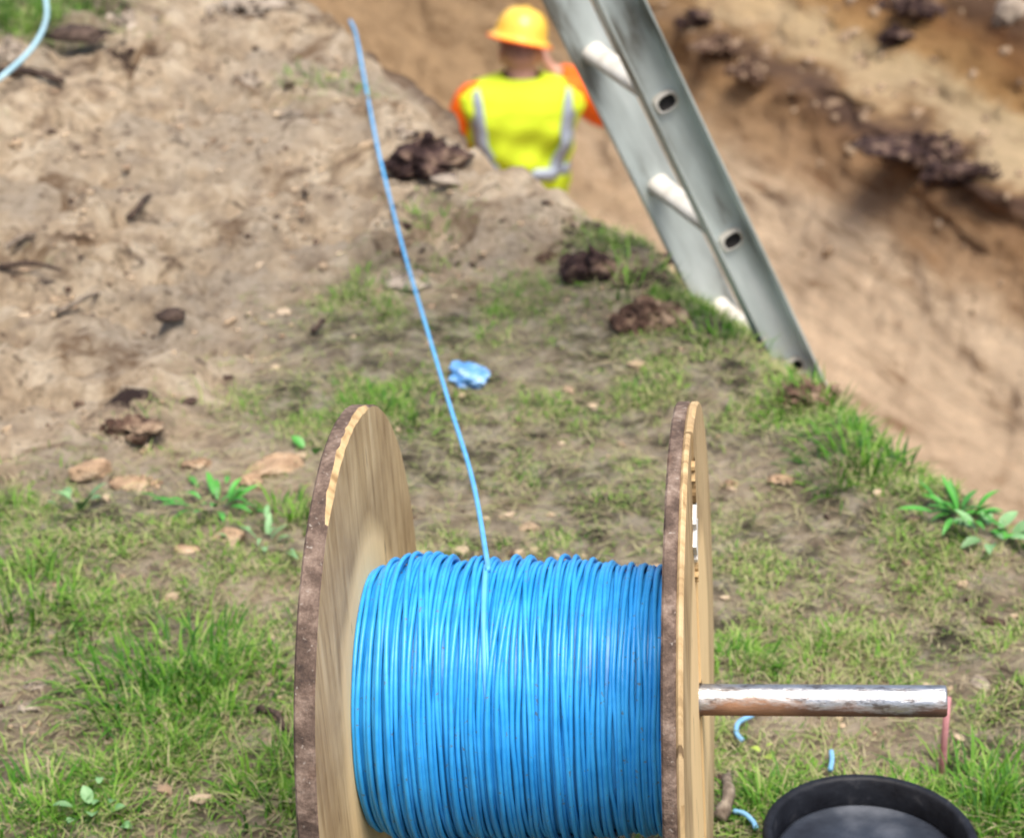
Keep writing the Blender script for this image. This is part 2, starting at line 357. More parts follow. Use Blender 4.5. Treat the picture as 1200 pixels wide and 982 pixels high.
def build_grass():
    out = []
    x, y = scatter(2700000, (-2.0, 1.7, 1.7, 6.3))
    a, p = to_ap(x, y); p = p - pedge(a)
    d, lush = grass_density(x, y)
    view = np.abs(x) < .29*y + .42
    keep = (p < .03) & view & (rng.uniform(0, 1, len(x)) < d*.62*np.where(y > 4.2, .75, 1)) & (np.hypot(x-bc[0], y-bc[1]) > .125)
    x, y, d, lush = x[keep], y[keep], d[keep], lush[keep]; n = len(x)
    dry = np.clip(.5+.9*fbm(x*2.2, y*2.2, o=3, seed=71), 0, 1)
    ctr = np.exp(-((x-.12)**2/.22+(y-3.05)**2/.5))           # the worn olive patch behind the reel
    fore = smooth(-y, -2.9, -2.35)
    cl_ = np.clip(.6+1.6*fbm(x*9, y*9, o=3, seed=77), .3, 1.9)
    L = rng.uniform(.010, .036, n)*(.75+.7*lush+.6*fore)*(1-.3*ctr)*cl_
    W = rng.uniform(.0012, .0028, n)*(1+.25*lush)
    t = np.clip(rng.normal(.49, .20, n) + .25*(dry-.5) + .08*ctr - .20*lush - .08*fore, .02, .8)
    dead = rng.uniform(0, 1, n) < (.31+.12*ctr-.17*lush); t[dead] = rng.uniform(.68, .98, dead.sum())
    lean = rng.uniform(.4, 1.45, n); lean[dead] = rng.uniform(.9, 1.5, dead.sum())
    B = np.stack([x, y, zg(x, y)-.003], 1)
    o = blades('grass', B, L, W, t, lean); tag(o, 'short patchy green and straw coloured grass on the bank', 'grass', kind='stuff')
    # flattened straw
    x, y = scatter(220000, (-2.0, 1.7, 1.7, 5.2)); a, p = to_ap(x, y); p = p-pedge(a)
    s_ = smooth(poly_sd(x, y, BW), -.12, .1)
    keep = (p < -.02) & (np.abs(x) < .29*y+.42) & (rng.uniform(0, 1, len(x)) < .35*s_) & (np.hypot(x-bc[0], y-bc[1]) > .13)
    x, y = x[keep], y[keep]; n = len(x)
    o = blades('straw', np.stack([x, y, zg(x, y)+rng.uniform(.001, .008, n)], 1), rng.uniform(.015, .05, n), rng.uniform(.0008, .0018, n), rng.uniform(.60, 1, n), rng.uniform(1.3, 1.56, n))
    tag(o, 'dry straw and dead stems lying among the grass', 'straw', kind='stuff')
build_grass()
def tuft(px, py, rad, nb, ln, label, tm=.22, lean=(.25, 1.35), name='grass_tuft'):
    c = g3(px, py); nb = int(nb*.62); rad *= 1.3; r = rad*rng.uniform(0, 1, nb)**.6; an = rng.uniform(0, 2*np.pi, nb)
    x, y = c[0]+r*np.cos(an), c[1]+r*np.sin(an)
    B = np.stack([x-c[0], y-c[1], zg(x, y)-c[2]-.004], 1)
    a_, p_ = to_ap(x, y); B[:, 2] = np.where(p_-pedge(a_) > 0, B[:, 2]-.03, B[:, 2])
    az = an + rng.normal(0, .7, nb)
    o = blades(name, B, rng.uniform(.3, 1.15, nb)*ln, rng.uniform(.0022, .0056, nb), np.clip(rng.normal(tm+.06, .17, nb), 0, .9), rng.uniform(*lean, nb)*(.4+.8*r/rad), az=az)
    o.location = c; tag(o, label, 'grass tuft', 'tufts of taller grass on the bank'); return o
tuft(205, 800, .11, 620, .075, 'wide dark green grass tuft left of the reel')
tuft(20, 720, .10, 420, .06, 'green grass tuft cut by the left edge of the picture', .3)
tuft(1010, 545, .075, 520, .06, 'bright green grass tuft on the trench edge below the ladder foot', .2)
tuft(962, 474, .055, 320, .06, 'small green grass tuft beside the bottom of the ladder', .3)
tuft(450, 490, .08, 300, .04, 'low grass tuft just behind the top of the left reel flange', .25)
tuft(345, 610, .05, 240, .05, 'grass tuft beside the outer left edge of the left flange', .3)
tuft(1160, 950, .09, 620, .06, 'bright green grass tuft right of the black tub', .27)
tuft(900, 955, .05, 260, .05, 'grass tuft between the right flange and the black tub', .3)
tuft(60, 960, .08, 320, .055, 'grass tuft in the lower left corner', .33)
tuft(335, 935, .06, 260, .05, 'grass tuft touching the lower left flange', .33)
tuft(868, 785, .04, 180, .04, 'grass tuft directly behind the root of the steel pipe', .3)
tuft(740, 335, .07, 260, .05, 'shaded grass tuft between the dark clods by the ladder', .28)
tuft(30, 25, .18, 700, .06, 'bright green grass patch in the top left corner', .18)
tuft(388, 104, .08, 200, .05, 'lone green tuft on the bare sand left of the light blue cable', .3)
tuft(512, 255, .05, 130, .045, 'little green tuft on bare sand below the dark peat clod', .35)
tuft(430, 345, .06, 160, .04, 'sparse tuft where the sand meets the grass left of the cable', .4)
tuft(845, 400, .06, 260, .05, 'grass tuft in front of the lowest ladder rung', .33)

# ------------------------------------------------------------------ soil crumbs
def ico(sub):
    bm = bmesh.new(); bmesh.ops.create_icosphere(bm, subdivisions=sub, radius=1)
    V = np.array([v.co[:] for v in bm.verts]); F = np.array([[v.index for v in f.verts] for f in bm.faces]); bm.free(); return V, F
ICO1, ICO3, ICO4 = ico(1), ico(3), ico(4)
def build_crumbs():
    x, y = scatter(88000, (-2.0, 1.7, 1.8, 6.4)); a, p = to_ap(x, y); p = p-pedge(a)
    d, _ = grass_density(x, y); cl = fbm(x*5, y*5, o=3, seed=81)
    stn = blobs(x, y, STAIN)
    keep = (p < -.01) & (np.abs(x) < .28*y+.35) & (rng.uniform(0, 1, len(x)) < np.where(d < .25, .16, .05)*np.clip(.5+1.8*cl, .05, 2)+.75*stn**2) & (np.hypot(x-bc[0], y-bc[1]) > .14)
    x, y, stn = x[keep], y[keep], stn[keep]; n = len(x); V0, F0 = ICO1
    r = np.clip(rng.lognormal(-5.5, .45, n), .002, .012)
    S = r[:, None]*rng.uniform(.5, 1.6, (n, 3)); S[:, 2] *= .6
    V = V0[None]*S[:, None]*(1+rng.uniform(-.22, .22, (n, len(V0)))[..., None])
    an = rng.uniform(0, 6.28, n); c, s = np.cos(an)[:, None], np.sin(an)[:, None]
    V = np.stack([V[..., 0]*c-V[..., 1]*s, V[..., 0]*s+V[..., 1]*c, V[..., 2]], -1) + np.stack([x, y, zg(x, y)+r*.25], 1)[:, None]
    F = (F0[None]+np.arange(n)[:, None, None]*len(V0)).reshape(-1, 3)
    o = mesh_np('soil_crumbs', V.reshape(-1, 3), tris=F, mats=M['crumb'], smooth_=False, attrs={'tint': np.repeat(rng.uniform(0, 1, n)*(1-np.clip(stn*1.7, 0, .9)), len(V0))})
    tag(o, 'loose crumbs of sand and soil scattered over the bank', 'soil', kind='stuff')
    # rubble on the far side of the trench
    xs = []
    for _ in range(1500):
        l, nn = hit(random.uniform(640, 1230), random.uniform(-20, 560))
        if l[2] < -.5: xs.append((*l, *nn))
    xs = np.array(xs); n = len(xs)
    bandw = .4*np.exp(-((xs[:, 2]+1.55)/.15)**2)+.02; keep = rng.uniform(0, 1, n) < bandw; xs = xs[keep]; n = len(xs)
    r = np.clip(rng.lognormal(-4.1, .5, n), .008, .04); S = r[:, None]*rng.uniform(.6, 1.3, (n, 3))
    V0, F0 = ICO1
    V = V0[None]*S[:, None]*(1+rng.uniform(-.25, .25, (n, len(V0)))[..., None]) + (xs[:, :3]+xs[:, 3:]*r[:, None]*.2)[:, None]
    F = (F0[None]+np.arange(n)[:, None, None]*len(V0)).reshape(-1, 3)
    o = mesh_np('trench_rubble', V.reshape(-1, 3), tris=F, mats=M['crumb'], smooth_=False, attrs={'tint': np.repeat(rng.uniform(.26, .6, n), len(V0))})
    tag(o, 'crumbling lumps of soil along the far trench wall', 'soil', kind='stuff')
m, nt, b = new_mat('crumb', .95, .15)
nt.links.new(ramp(nt, N(nt, 'ShaderNodeAttribute', attribute_name='tint').outputs['Fac'], [(0, (.045, .028, .022)), (.22, (.08, .05, .035)), (.3, (.26, .18, .115)), (.7, (.36, .265, .17)), (1, (.45, .345, .235))]).outputs[0], b.inputs['Base Color'])
M['crumb'] = m
build_crumbs()

# ------------------------------------------------------------------ clods, stones
CL = {}
def clod(px, py, wpx, hpx, mat, label, name='soil_clod', cat='clod', group='clods of soil on the bank', rough=.35, on_wall=False, sub=3, flat=.55):
    if on_wall: c, nn = hit(px, py)
    else: c = g3(px, py+hpx*.25); nn = np.array([0, 0, 1.])
    D = np.linalg.norm(c-CP); w = wpx*D/FPX/2; h = hpx*D/FPX/2
    V0, F0 = ICO4 if sub == 4 else ICO3; sd_ = rng.uniform(0, 100)
    d = 1 + rough*fbm(V0[:, 0]*1.4+sd_, V0[:, 1]*1.4, V0[:, 2]*1.4+sd_, o=4, seed=91) + rough*.9*(np.abs(fbm(V0[:, 0]*3+sd_, V0[:, 1]*3, V0[:, 2]*3, o=3, seed=95))*2-.4)
    if mat in ('sandclod', 'greysoil') and not on_wall:
        V1 = V0.copy()
        for _ in range(9):
            pn_ = rng.normal(size=3); pn_ /= np.linalg.norm(pn_); k_ = V1@pn_; lim = rng.uniform(.28, .72); V1 = V1 - np.outer(np.clip(k_-lim, 0, None), pn_)
        d = 1+.10*fbm(V0[:, 0]*4+sd_, V0[:, 1]*4, V0[:, 2]*4, o=3, seed=97); V = V1*1.25*d[:, None]*np.array([w, w*.75, h])
    else: V = V0*d[:, None]*np.array([w, w*.75, h])
    if not on_wall: V[:, 2] = np.where(V[:, 2] < -h*.4, -h*.4+(V[:, 2]+h*.4)*.2, V[:, 2])
    o = mesh_np(name, V, tris=F0, mats=M[mat]); o.location = c + np.array([0, 0, h*(.02 if mat == 'sandclod' else .25)]) if not on_wall else c
    o.rotation_euler = (0, 0, rng.uniform(-.4, .4)); tag(o, label, cat, group); return o
def heap(px, py, wpx, hpx, mat, label, name='soil_clod', cat='clod', group='clods of soil on the bank', rough=.3, on_wall=False, sub=3, k=None):
    """a crumbly clod: many overlapping angular lumps in one mesh"""
    if on_wall: c, nn = hit(px, py)
    else: c = g3(px, py+hpx*.25)
    D = np.linalg.norm(c-CP); w = wpx*D/FPX/2; h = hpx*D/FPX/2; V0, F0 = ICO3; Vs = []; k = k or int(18+wpx*.5)
    for q in range(k):
        sc = h*rng.uniform(.10, .40) if q else h*.8; an = rng.uniform(0, 6.28); rr = rng.uniform(0, 1.15)**.7; V1 = V0.copy(); sd_ = rng.uniform(0, 100)
        for _ in range(6):
            pn_ = rng.normal(size=3); pn_ /= np.linalg.norm(pn_); k_ = V1@pn_; V1 = V1 - np.outer(np.clip(k_-rng.uniform(.45, .85), 0, None), pn_)
        V1 = V1*(1+.5*fbm(V0[:, 0]*(2.4 if q else 6)+sd_, V0[:, 1]*(2.4 if q else 6), V0[:, 2]*2.4, o=4, seed=98))[:, None]*(sc*rng.uniform(.7, 1.4, 3) if q else np.array([w*.82, w*.64, h*.30]))
        Vs.append(V1+np.array([math.cos(an)*rr*w*.8, math.sin(an)*rr*w*.6, max(0, (1-rr)*h*rng.uniform(.0, .9))-(0 if not on_wall else h*.3)]))
    F = np.vstack([F0+q*len(V0) for q in range(k)])
    o = mesh_np(name, np.vstack(Vs), tris=F, mats=M[mat], smooth_=True); o.location = c - (nn*h*.45 if on_wall else 0); tag(o, label, cat, group); return o
heap(500, 172, 104, 74, 'peat', 'large black peaty clod lying on the sand below the worker', sub=4)
heap(470, 152, 34, 28, 'greysoil', 'grey lump against the left side of the large black peaty clod')
clod(508, 158, 34, 34, 'sandclod', 'tan stone sitting in the large black peaty clod', 'stone', 'stone', 'stones on the bank')
heap(690, 300, 74, 66, 'peat', 'dark root filled clod on the bank edge left of the ladder', sub=4)
heap(648, 298, 34, 22, 'turf_soil', 'small brown clod just left of the dark root filled clod')
heap(757, 360, 92, 60, 'turf_soil', 'dark brown overturned turf clod in front of the ladder', sub=4)
heap(945, 452, 84, 44, 'turf_soil', 'reddish brown crumbling clod at the bottom of the right ladder rail', sub=4)
heap(770, 300, 40, 22, 'peat', 'dark soil lump against the left ladder rail')
heap(150, 492, 76, 48, 'turf_soil', 'reddish clod with grass at its foot on the left of the sand', sub=4)
clod(108, 545, 46, 36, 'sandclod', 'orange tan clod below and left of the reddish clod')
clod(325, 540, 66, 46, 'sandclod', 'big flat faced tan clod left of the reel flange', rough=.3, sub=4)
heap(290, 560, 40, 28, 'sandclod', 'tan clod leaning on the big flat faced tan clod')
heap(232, 540, 34, 24, 'sandclod', 'small tan clod between the reddish clod and the big tan one')
heap(165, 562, 60, 22, 'sandclod', 'low spread of tan sand below the reddish clod')
clod(268, 626, 56, 22, 'sandclod', 'orange tan flat stone among weeds left of the reel', 'stone', 'stone', 'stones on the bank')
clod(215, 640, 34, 14, 'sandclod', 'pale flat stone left of the orange tan stone', 'stone', 'stone', 'stones on the bank')
heap(10, 55, 40, 44, 'greysoil', 'grey soil heap under the pale cable in the top left')
heap(150, 22, 76, 34, 'greysoil', 'dark grey clod beside the top left grass patch')
heap(285, 6, 110, 20, 'greysoil', 'long grey soil ridge at the top of the sand')
clod(200, 368, 34, 14, 'bark', 'dark brown chip of earth alone in the middle of the sand')
clod(90, 38, 60, 16, 'bark', 'dark streak of bark and earth below the top left grass', 'bark_piece', 'bark', 'bark on the sand', rough=.6)
heap(290, 92, 38, 22, 'greysoil', 'grey lump in the upper middle of the sand')
heap(340, 132, 26, 14, 'greysoil', 'small grey lump below the lone green tuft')
heap(222, 168, 26, 18, 'turf_soil', 'small brown clod in the middle of the trodden sand')
clod(520, 210, 44, 26, 'greysoil', 'crumbly grey clod under the tan stone and peat', rough=.6)
heap(480, 320, 66, 20, 'greysoil', 'flat grey clod beside the hanging cable')
heap(40, 800, 40, 22, 'greysoil', 'larger grey soil lump in the grass at far left')
heap(32, 826, 30, 16, 'greysoil', 'smaller darker grey soil lump in the grass at far left')
clod(1150, 797, 28, 16, 'greysoil', 'grey pebble in the grass above the pipe end', 'stone', 'stone', 'stones on the bank')
heap(855, 565, 30, 18, 'sandclod', 'pale sandy lump just right of the right flange')
heap(915, 560, 40, 18, 'sandclod', 'flat pale sandy patch of lumps right of the flange near the trench edge')
heap(1090, 180, 130, 44, 'peat', 'black peat lump in the middle of the far trench wall', group='dark lumps in the far trench wall', on_wall=True, sub=4)
heap(1108, 208, 56, 40, 'peat', 'black lump hanging below the middle peat lump on the far wall', group='dark lumps in the far trench wall', on_wall=True)
heap(1160, 200, 60, 20, 'peat', 'thin dark lump at the right end of the peat seam', group='dark lumps in the far trench wall', on_wall=True)
heap(818, 28, 44, 32, 'peat', 'dark lump highest beside the right ladder rail', group='dark lumps in the far trench wall', on_wall=True)
heap(852, 55, 64, 34, 'turf_soil', 'brown lump second down the dark seam right of the ladder', group='dark lumps in the far trench wall', on_wall=True)
heap(888, 84, 70, 36, 'turf_soil', 'brown lump lowest on the dark seam right of the ladder', group='dark lumps in the far trench wall', on_wall=True)
heap(1056, 44, 50, 34, 'peat', 'dark lump near the top of the far wall left of the grey stone', group='dark lumps in the far trench wall', on_wall=True)
heap(1085, 6, 110, 34, 'peat', 'blackish lump at the very top of the far wall', group='dark lumps in the far trench wall', on_wall=True)
clod(1186, 16, 46, 36, 'greysoil', 'grey stone in the top right corner', 'stone', 'stone', 'stones on the bank', on_wall=True)
clod(1150, 92, 60, 34, 'ochre', 'rusty orange lump under the grey corner stone', group='dark lumps in the far trench wall', on_wall=True, rough=.5) if 'ochre' in M else None

# ------------------------------------------------------------------ sticks and weeds
def stick(p, q, r, label, mat='stick', bend=.01, dz=.006):
    P0, P1 = g3(*p), g3(*q); t = np.linspace(0, 1, 9)[:, None]
    P = P0*(1-t)+P1*t + np.stack([np.sin(t[:, 0]*5)*bend*.5, t[:, 0]*0, np.sin(t[:, 0]*3.1)*bend+dz+r*.5], 1)
    V, Q, T = tube_np(P-P0, r*(1-.35*t[:, 0])*(1+.15*np.sin(t[:, 0]*17)), 7)
    o = mesh_np('stick', V, quads=Q, tris=T, mats=M[mat]); o.location = P0
    return tag(o, label, 'stick', 'sticks lying about')
stick((842, 968), (858, 918), .009, 'short grey weathered stick beside the foot of the right flange')
stick((303, 838), (345, 868), .005, 'thin dark twig left of the left flange', 'bark')
stick((0, 90), (78, 102), .011, 'dark piece of root under the pale cable', 'bark')
stick((68, 372), (128, 350), .005, 'pale straight twig on the sand at left', 'stick')
stick((365, 395), (385, 382), .005, 'short dark twig where sand meets grass', 'bark')
stick((0, 300), (45, 283), .008, 'grey root stub at the left edge of the sand', 'stick')
stick((0, 318), (75, 322), .005, 'dark low root below the grey root stub', 'bark')
stick((150, 262), (180, 235), .006, 'bent brown root in the middle of the sand', 'bark')

def leaf_mesh(name, L, W, mat, curl=.5):
    n = 6; V = []; Q = []
    for i in range(n+1):
        t = i/n; w = W*math.sin(math.pi*min(t*.93+.07, 1))**.8*(1-.35*t); an = curl*t
        x = L*t*math.cos(an*.6); z = L*t*math.sin(.5-an)*.9
        V += [(x, -w/2, z+w*.18), (x, 0, z), (x, w/2, z+w*.18)]
    for i in range(n):
        k = i*3; Q += [(k, k+3, k+4, k+1), (k+1, k+4, k+5, k+2)]
    me = mesh_np(name, V, quads=Q, mats=mat); d = me.data; bpy.data.objects.remove(me); return d
def weed(px, py, n, L, W, label, mat='leaf', spread=.04, name='weed_plant'):
    c = g3(px, py); root = empty(name, c, label, 'weed', 'broad leaved weeds in the grass')
    me = [leaf_mesh('leaf', L*k, W*k, M[mat], cu) for k, cu in ((1, .6), (.75, .9), (1.15, .3))]
    for i in range(n):
        o = link(bpy.data.objects.new('leaf', random.choice(me)), root)
        a = i*2.4+random.uniform(-.3, .3); r = spread*random.uniform(0, 1)
        o.location = (r*math.cos(a), r*math.sin(a), .004+random.uniform(0, .012)); o.rotation_euler = (random.uniform(-.3, .3), random.uniform(-.75, .1), a)
    return root
weed(1122, 608, 26, .045, .011, 'bright green leafy weed on the trench edge at far right')
weed(1165, 634, 10, .036, .019, 'pale broad leaved weed at the right edge below the bright green one', 'leaf_pale')
weed(1195, 645, 6, .04, .02, 'light green leafy weed cut by the right edge of the picture')
weed(255, 598, 22, .042, .011, 'dark leafy weed between the tan clods and the orange stone', spread=.07)
weed(365, 532, 3, .024, .016, 'single bright green seedling beside the left flange top')
weed(310, 640, 12, .028, .010, 'pale leafy weed just left of the reel rim', 'leaf_pale', .06)
weed(110, 955, 9, .02, .015, 'round leaved pale weed in the bottom left grass', 'leaf_pale', .06)
weed(95, 600, 8, .035, .014, 'small pale weed at the edge of the sand on the left', 'leaf_pale', .05)
weed(893, 888, 3, .015, .011, 'yellow green seedling under the pipe', 'leaf_yellow', .01)

# ------------------------------------------------------------------ cable reel
FA = dict(yaw=.0994, tilt=.0627, c=np.array([2.6218, 1.8236, -1.1677+CAMH]), sL=-2.7813, sR=-2.4694, sE=-2.204)
ax = np.array([math.cos(FA['yaw'])*math.cos(FA['tilt']), -math.sin(FA['yaw'])*math.cos(FA['tilt']), math.sin(FA['tilt'])])
uy = np.cross([0, 0, 1], ax); uy /= np.linalg.norm(uy); vz = np.cross(ax, uy)
mid = FA['c'] + ax*(FA['sL']+FA['sR'])/2
yw = FA['yaw']+.010; ax = np.array([math.cos(yw)*math.cos(FA['tilt']), -math.sin(yw)*math.cos(FA['tilt']), math.sin(FA['tilt'])]); uy = np.cross([0, 0, 1], ax); uy /= np.linalg.norm(uy); vz = np.cross(ax, uy); HW = (FA['sR']-FA['sL'])/2; RF = .30; TH = .02
def frame(o, orig): o.matrix_world = Matrix(((ax[0], uy[0], vz[0], orig[0]), (ax[1], uy[1], vz[1], orig[1]), (ax[2], uy[2], vz[2], orig[2]), (0, 0, 0, 1)))
base = mid - vz*RF
reel = empty('cable_reel', (0, 0, 0), 'wooden cable reel wound with bright blue cable in the foreground', 'cable reel'); frame(reel, base)
def wood_face():
    m, nt, b = new_mat('reel_wood', .75, .3); v = coords(nt); vs = coords(nt, scale=(1.5, 14, 1.2))
    g = noise(nt, vs, 5, 7, .65, .5).outputs[0]; c = ramp(nt, g, [(.28, (.23, .145, .07)), (.43, (.44, .30, .145)), (.58, (.55, .395, .21)), (.75, (.62, .47, .27))]).outputs[0]
    gn = noise(nt, v, 7, 5, .6).outputs[0]
    grime = ramp(nt, gn, [(.42, (1, 1, 1)), (.64, (.66, .62, .59))]).outputs[0]; c = mix(nt, 1., c, grime, 'MULTIPLY')
    # brighter, yellower wood tone within a radius close to the cable
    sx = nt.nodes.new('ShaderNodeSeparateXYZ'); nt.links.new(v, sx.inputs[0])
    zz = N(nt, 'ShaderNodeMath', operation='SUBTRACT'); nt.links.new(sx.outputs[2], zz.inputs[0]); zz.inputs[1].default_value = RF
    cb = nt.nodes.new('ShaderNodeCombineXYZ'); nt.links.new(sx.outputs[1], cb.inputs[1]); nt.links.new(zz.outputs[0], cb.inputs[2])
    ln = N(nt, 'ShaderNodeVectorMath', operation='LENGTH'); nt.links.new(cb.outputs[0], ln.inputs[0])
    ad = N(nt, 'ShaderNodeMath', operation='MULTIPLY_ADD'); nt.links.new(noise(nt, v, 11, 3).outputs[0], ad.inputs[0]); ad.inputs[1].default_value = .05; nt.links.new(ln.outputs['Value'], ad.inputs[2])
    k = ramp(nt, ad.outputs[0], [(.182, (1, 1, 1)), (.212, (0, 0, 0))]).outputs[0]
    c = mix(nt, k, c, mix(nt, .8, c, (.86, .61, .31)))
    kn = noise(nt, coords(nt, scale=(1, 30, 4)), 3.5, 2).outputs[0]; kk = ramp(nt, kn, [(.70, (0, 0, 0)), (.74, (.8, .8, .8))]).outputs[0]
    c = mix(nt, kk, c, (.10, .06, .03))
    nt.links.new(c, b.inputs['Base Color']); bump(nt, b, g, .002)
    return m
def rim_wood():
    m, nt, b = new_mat('reel_rim', .85, .25); v = coords(nt)
    n = noise(nt, v, 26, 9, .78).outputs[0]; c = ramp(nt, n, [(.32, (.03, .02, .016)), (.47, (.10, .066, .048)), (.58, (.20, .14, .105)), (.7, (.34, .27, .21))]).outputs[0]
    o = ramp(nt, noise(nt, v, 9, 4).outputs[0], [(.6, (0, 0, 0)), (.72, (.7, .7, .7))]).outputs[0]; c = mix(nt, o, c, (.20, .10, .055))
    s = ramp(nt, noise(nt, v, 160, 2).outputs[0], [(.66, (0, 0, 0)), (.73, (.7, .7, .7))]).outputs[0]; c = mix(nt, s, c, (.34, .29, .24))
    nt.links.new(c, b.inputs['Base Color']); bump(nt, b, noise(nt, v, 70, 6).outputs[0], .004); return m
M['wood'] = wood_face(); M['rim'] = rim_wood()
M['fresh'] = speckle_mat('fresh_wood', [(.3, (.26, .16, .07)), (.5, (.48, .33, .16)), (.8, (.60, .45, .25))], 60, .75, .002, stretch=(1, 1, .15))
M['paper'] = speckle_mat('torn_paper', [(.3, (.62, .58, .50)), (.7, (.82, .80, .75))], 60, .8, .001)
def disc(name, x0, x1, chipfun, parent, rim='rim', th0=0, th1=2*np.pi, hole=.02, chip_side=1):
    """board of radius RF between local x0 and x1; chipfun gives the broken-edge width on the +x side"""
    n = 240; full = abs(th1-th0-2*np.pi) < 1e-6; th = np.linspace(th0, th1, n+1)
    rr = RF + .0012*fbm(np.cos(th)*6, np.sin(th)*6, o=3, seed=101)
    ch = chipfun(th); b0 = .002
    ra = [hole+th*0, rr-b0, rr, rr, rr-ch, hole+th*0]
    xs = [x0+th*0, x0+th*0, x0+b0+th*0, x1-np.minimum(ch*1.0, (x1-x0)*.6), x1+th*0, x1+th*0]
    V = np.stack([np.stack([xs[k], ra[k]*np.cos(th), RF+ra[k]*np.sin(th)], 1) for k in range(6)], 1).reshape(-1, 3)
    Q = []; mi = []
    for i in range(n):
        for k in range(6):
            a, b2 = i*6+k, i*6+(k+1) % 6; Q.append((a, b2, b2+6, a+6))
            mi.append(0 if k in (0, 4, 5) else (2 if k == 3 and ch[i] > .0029 else 1))
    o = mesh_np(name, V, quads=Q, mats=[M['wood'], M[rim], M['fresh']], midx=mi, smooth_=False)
    o.parent = parent
    if not full:
        bm = bmesh.new(); bm.from_mesh(o.data); bm.verts.ensure_lookup_table()
        bm.faces.new([bm.verts[k] for k in range(6)]); bm.faces.new([bm.verts[n*6+k] for k in (5, 4, 3, 2, 1, 0)]); bm.to_mesh(o.data); bm.free()
    return o
D2 = np.degrees
def chipL(th):
    d = D2(th); c = .0018 + .001*np.abs(fbm(th*20, th*0, o=2, seed=3))
    k = smooth(d, 64, 74)*(1-smooth(d, 108, 120))*(.0036+.0016*fbm(th*45, th*0, o=3, seed=15))
    return c*.8 + np.maximum(k, 0)
def chipR(th): return .0018 + .0025*np.clip(fbm(th*9, th*0+5, o=3, seed=9), 0, 1)
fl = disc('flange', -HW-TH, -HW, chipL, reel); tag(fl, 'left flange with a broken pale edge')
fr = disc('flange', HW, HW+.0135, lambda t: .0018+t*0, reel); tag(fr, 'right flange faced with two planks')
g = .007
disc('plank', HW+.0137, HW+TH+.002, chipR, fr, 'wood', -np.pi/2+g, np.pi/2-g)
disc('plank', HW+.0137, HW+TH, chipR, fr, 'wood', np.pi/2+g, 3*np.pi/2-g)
# torn splinters and paper left on the outer face, in the joint
def strip(name, y0, z0, z1, w, x, mat, seed):
    n = 14; t = np.linspace(0, 1, n); wl = w*(.5+.5*np.abs(fbm(t*5, t*0, o=3, seed=seed))*2)*np.sin(np.pi*np.clip(t*.9+.08, 0, 1))**.5
    yy = y0 + .003*fbm(t*4, t*0+1, o=2, seed=seed+1); zz = RF + z0 + (z1-z0)*t; V = []; Q = []
    for i in range(n): V += [(x-.001, yy[i]-wl[i]/2, zz[i]), (x+.0025, yy[i]-wl[i]/2, zz[i]), (x+.0018, yy[i]+wl[i]/2, zz[i]), (x-.001, yy[i]+wl[i]/2, zz[i])]
    for i in range(n-1):
        for k in range(4): Q.append((i*4+k, i*4+(k+1) % 4, i*4+4+(k+1) % 4, i*4+4+k))
    return mesh_np(name, V, quads=Q, mats=mat, smooth_=False, parent=reel)
strip('paper_scrap', -.004, .165, .225, .05, HW+TH+.001, M['paper'], 11)
strip('splinter', .0, .225, .272, .03, HW+TH+.001, M['fresh'], 14)
strip('splinter', -.002, .14, .163, .02, HW+TH+.001, M['fresh'], 17)

def cable_mat():
    m, nt, b = new_mat('blue_cable', .38, .45); v = coords(nt)
    n = noise(nt, v, 30, 4).outputs[0]; c = ramp(nt, n, [(.3, (.014, .245, .60)), (.7, (.038, .355, .75))]).outputs[0]
    d = ramp(nt, noise(nt, v, 170, 3).outputs[0], [(.655, (0, 0, 0)), (.70, (.85, .85, .85))]).outputs[0]; c = mix(nt, d, c, (.10, .12, .14))
    nt.links.new(c, b.inputs['Base Color']); bump(nt, b, noise(nt, v, 90, 3).outputs[0], .0006)
    return m
M['cable'] = cable_mat()
M['cable_pale'] = speckle_mat('pale_blue_cable', [(.3, (.075, .36, .68)), (.7, (.13, .44, .76))], 30, .4, 0)
M['cable_offcut'] = speckle_mat('dusty_blue_cable', [(.3, (.12, .30, .48)), (.7, (.22, .42, .60))], 60, .5, 0)
M['cable_faded'] = speckle_mat('faded_blue_cable', [(.3, (.28, .46, .52)), (.7, (.38, .56, .62))], 30, .4, 0)
# winding profile: local x (m) -> outer radius
def wx(px): return -HW + (px-412)/(781-412)*2*HW
prx = np.array([wx(v) for v in (412, 432, 450, 480, 505, 520, 545, 570, 590, 615, 640, 665, 700, 740, 781)])
prr = .003+np.array([.1365, .1405, .1455, .1490, .1475, .1425, .1440, .1425, .1455, .1405, .1450, .1440, .1400, .1375, .1375]) - .0045
def rprof(x): return np.interp(x, prx, prr)
nr = 96; xs = np.linspace(-HW, HW, 120); th = np.arange(nr)*2*np.pi/nr
V = np.stack([np.repeat(xs, nr), np.tile(np.cos(th), 120)*np.repeat(rprof(xs)-.0085, nr), RF+np.tile(np.sin(th), 120)*np.repeat(rprof(xs)-.0085, nr)], 1)
i = np.arange(119)[:, None]*nr; j = np.arange(nr)[None]
mesh_np('inner_winding', V, quads=np.stack([i+j, i+(j+1) % nr, i+nr+(j+1) % nr, i+nr+j], -1).reshape(-1, 4), mats=M['cable'], parent=reel)
CR = .0026
